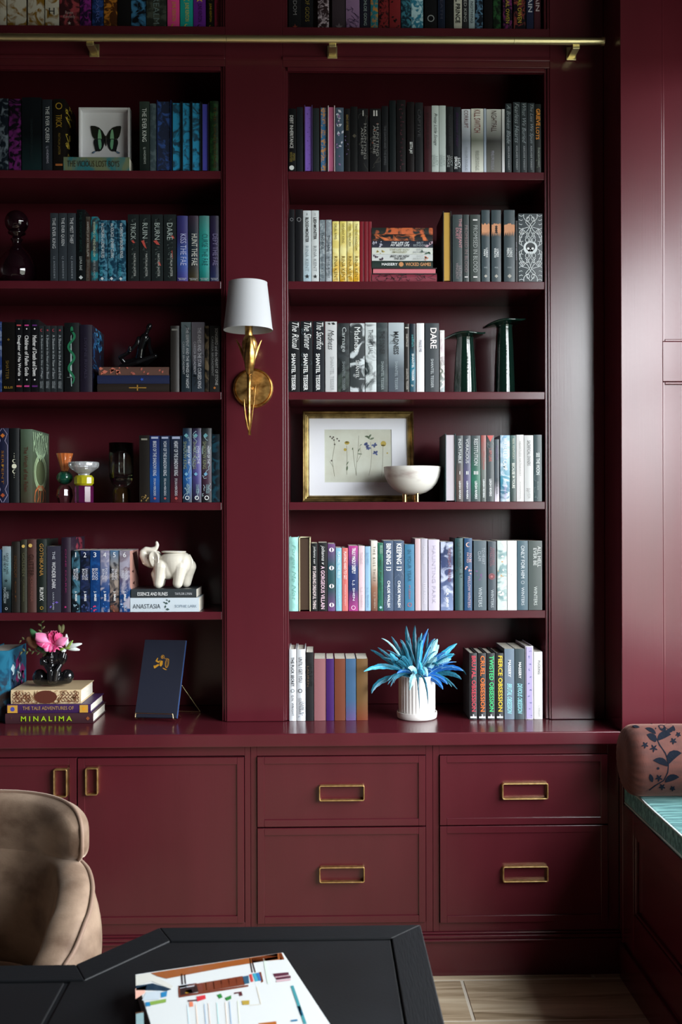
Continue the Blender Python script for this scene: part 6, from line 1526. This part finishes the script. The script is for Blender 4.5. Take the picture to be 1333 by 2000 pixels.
marts('b8c4cc', [(160,345),(262,330),(250,392),(130,400)])
marts('2878a8', [(262,345),(305,335),(300,372),(262,380)], [(155,412),(185,410),(190,438),(158,440)])
marts('7c9c48', [(185,408),(298,388),(296,412),(188,434)])
marts('6c3420', [(505,285),(820,232),(838,292),(520,345)], [(378,300),(505,280),(512,292),(390,315)], [(380,312),(392,312),(392,372),(384,374)], [(384,366),(860,292),(862,304),(386,380)], [(935,206),(948,204),(964,270),(952,278)])
marts('2c1c18', [(392,318),(506,292),(520,340),(392,370)])
for k in range(5): marts('4a2014', [(565+k*52,278-k*9),(570+k*52,277-k*9),(578+k*52,330-k*9),(573+k*52,331-k*9)])
marts('c89830', [(430,330),(470,322),(480,345),(430,352)]); marts('d0d8e0', [(385,296),(500,278),(490,302),(390,318)])
marts('28546c', [(820,236),(862,228),(868,282),(832,288)]); marts('b83c3c', [(866,222),(884,218),(896,270),(880,274)]); marts('3898b0', [(890,216),(912,212),(930,266),(908,270)]); marts('2c70a8', [(914,212),(934,208),(952,262),(934,266)])
marts('28181c', [(398,218),(408,216),(414,290),(404,292)], [(420,222),(428,220),(434,286),(426,288)], [(866,112),(874,110),(892,208),(884,210)], [(880,118),(888,116),(912,206),(904,208)])
marts('c03038', [(505,372),(565,362),(570,388),(510,408)]); marts('50282c', [(444,398),(510,392),(510,402),(446,408)], [(762,346),(815,338),(822,366),(800,370),(796,350),(764,356)])
marts('d07858', [(455,410),(480,408),(484,440),(458,444)]); marts('2c7838', [(645,362),(672,352),(685,378),(662,388)], [(700,382),(742,364),(745,388),(712,402)]); marts('a89040', [(815,402),(868,398),(868,428),(822,430)])
marts('c8d8cc', [(962,112),(978,106),(1012,280),(992,285)]); marts('4c2434', [(1030,216),(1135,206),(1140,224),(1042,238)], [(1048,244),(1150,230),(1152,246),(1054,258)]); marts('c0a0a8', [(1042,238),(1142,226),(1146,232),(1048,246)], [(1050,262),(1150,250),(1152,262),(1054,274)])
for k, c in enumerate(('c8dce4', 'e4d0c0', 'a8bcd0', 'd8c8c0', 'b8d8d8', 'e0d4c8', '98b0c8', 'd8e0d0')):
    x = 440+k*48+(k % 3)*10; marts(c, [(x, 430-k*4), (x+6, 429-k*4), (x+22, 600), (x+14, 600)])
marts('d0c8b4', [(915,305),(919,304),(950,425),(945,426)], [(870,432),(945,424),(946,427),(871,435)])
marts('246c90', [(1196,440),(1215,436),(1240,500),(1220,505)], [(1150,535),(1195,528),(1200,540),(1156,545)]); marts('a05c28', [(930,556),(1052,542),(1060,600),(940,610)]); marts('88a4a8', [(90,490),(142,480),(146,600),(92,610)]); marts('5c4030', [(88,484),(142,474),(142,482),(88,492)])
marts('3c8890', [(1150,300),(1170,296),(1262,560),(1240,560)])

# ---------------------------------------------------------------- velvet chair
vel = plain('taupe_velvet', '5f4a3b', .7, sheen=1.0, sheenc='f0dcc8', var=((9, 9, 14), '927c69', .38, .66), bump=((220, 220, 220), .3, .0012), spec=.3)
vpipe = plain('taupe_piping', '7d6555', .7, sheen=.9, sheenc='e8d4c4')
CX, CYC = -.785, -1.25; A0, B0 = .335, .285
chr_ = thing('velvet_chair', 'taupe velvet swivel armchair with padded headrest behind the desk', 'chair', (CX, CYC, 0))
def lerp(a, b, t): return a+(b-a)*t
def curve(tab, x):
    for i in range(len(tab)-1):
        if x <= tab[i+1][0]:
            t = (x-tab[i][0])/(tab[i+1][0]-tab[i][0]); t = max(0, min(1, t)); t = t*t*(3-2*t)*.5+t*.5; return lerp(tab[i][1], tab[i+1][1], t)
    return tab[-1][1]
TOP = [(0,.700),(45,.700),(62,.692),(78,.674),(95,.640),(112,.590),(125,.53),(136,.46)]
THK = [(0,.070),(45,.072),(70,.085),(100,.090),(136,.075)]
def plan(phi, r):   # r: inward offset from the outer skin
    a = math.radians(phi); sx = math.sin(a); cy = math.cos(a)
    x = (A0-r)*(abs(sx)**.9)*(1 if sx >= 0 else -1); y = (B0-r)*cy
    if abs(phi) > 90: y = (B0-r*.4)*cy*.9
    return x, y
def outer_f(q, t):      # outer skin: bottom (t=0) to the piping (t=1)
    phi = lerp(-136, 136, q); zt_ = curve(TOP, abs(phi)); z = lerp(.36, zt_-.012, t)
    r = .05*(1-t)**2*1.2 + .022*t**6
    bul = -.012*math.sin(math.pi*min(1, t*1.05))
    x, y = plan(phi, r+bul); return (x, y, z)
m = MB().grid(outer_f, 96, 18); m.build('outer_shell', vel, chr_, smooth=True, solid=.004)
def inner_f(q, t):      # rounded rim and inner cushion
    phi = lerp(-136, 136, q); zt_ = curve(TOP, abs(phi)); th_ = curve(THK, abs(phi))
    e = .020
    if t < .45:
        a = math.pi*(t/.45); r = e+(th_-e)*(1-math.cos(a))/2; z = zt_-.014+ .022*math.sin(a)
    else:
        k = (t-.45)/.55; r = th_+.012*math.sin(math.pi*k)+.02*k; z = lerp(zt_-.014, .42, k)
    x, y = plan(phi, r); return (x, y, z)
MB().grid(inner_f, 96, 26).build('inner_cushion', vel, chr_, smooth=True)
for e, zo_ in ((.019, -.010),):
    pts = []
    for k in range(121):
        phi = lerp(-136, 136, k/120); zt_ = curve(TOP, abs(phi)); x, y = plan(phi, e-.003); pts.append((x, y, zt_+zo_))
    MB().tube(pts, .0048, 10).build('piping', vpipe, chr_, smooth=True)
# headrest
PH0 = 66
def hr(front):
    def f(q, t):
        u = lerp(-1, 1, q); w_ = 1
        zc, hh = .745, .068
        # superellipse outline
        vv = lerp(-1, 1, t)
        ex = (abs(u)**3.0)
        hgt = hh*(max(0, 1-abs(u)**5))**(1/2.6)
        z = zc+vv*hgt*1.0 + .0
        d = (max(0, 1-abs(vv)**4))**.5*(max(0, 1-abs(u)**8))**.5
        th_ = .040*d
        phi = u*PH0
        r = .033+(th_ if front else -th_*.85)
        x, y = plan(phi, r); return (x, y, z)
    return f
MB().grid(hr(True), 72, 18).build('headrest_front', vel, chr_, smooth=True)
MB().grid(hr(False), 72, 18).build('headrest_back', vel, chr_, smooth=True)
pts = []
for k in range(161):
    a = 2*math.pi*k/160; cu__ = math.cos(a); su = math.sin(a)
    u = (1 if cu__ > 0 else -1)*abs(cu__)**.42*.998; hgt = .068*(max(0, 1-abs(u)**5))**(1/2.6)
    z = .745+(hgt*(1 if su > 0 else -1) if abs(su) > .02 else 0)
    x, y = plan(u*PH0, .031); pts.append((x, y, z))
MB().tube(pts, .0046, 8, cap=False).build('headrest_piping', vpipe, chr_, smooth=True)
def seatf(q, t):
    a = 2*math.pi*q; rr = t
    return ((A0-.085)*rr*abs(math.cos(a))**.8*(1 if math.cos(a) > 0 else -1), -.03+(B0-.05)*rr*abs(math.sin(a))**.8*(1 if math.sin(a) > 0 else -1), .43+.05*(max(0, 1-t**6))**.5)
MB().grid(seatf, 48, 12, closeu=True).build('seat', vel, chr_, smooth=True)
MB().lathe([(.0005,.33),(.22,.33),(.27,.37),(.27,.43),(.0005,.43)], 40, (0, -.02, 0), cap=False).build('seat_base', vel, chr_, smooth=True, auto=50)
dkm = plain('dark_bronze_metal', '2a2420', .35, metal=.8)
MB().lathe([(.0005,.06),(.03,.06),(.025,.1),(.022,.33),(.0005,.33)], 20, cap=False).build('pedestal', dkm, chr_, smooth=True)
for k in range(5):
    a = 2*math.pi*k/5+.3; MB().tube([(.02*math.cos(a), .02*math.sin(a), .075), (.26*math.cos(a), .26*math.sin(a), .05)], [.018, .010], 8).build('base_arm', dkm, chr_, smooth=True)
    MB().ball((.26*math.cos(a), .26*math.sin(a), .0235), .023, 14, 8).build('caster', dkm, chr_, smooth=True)
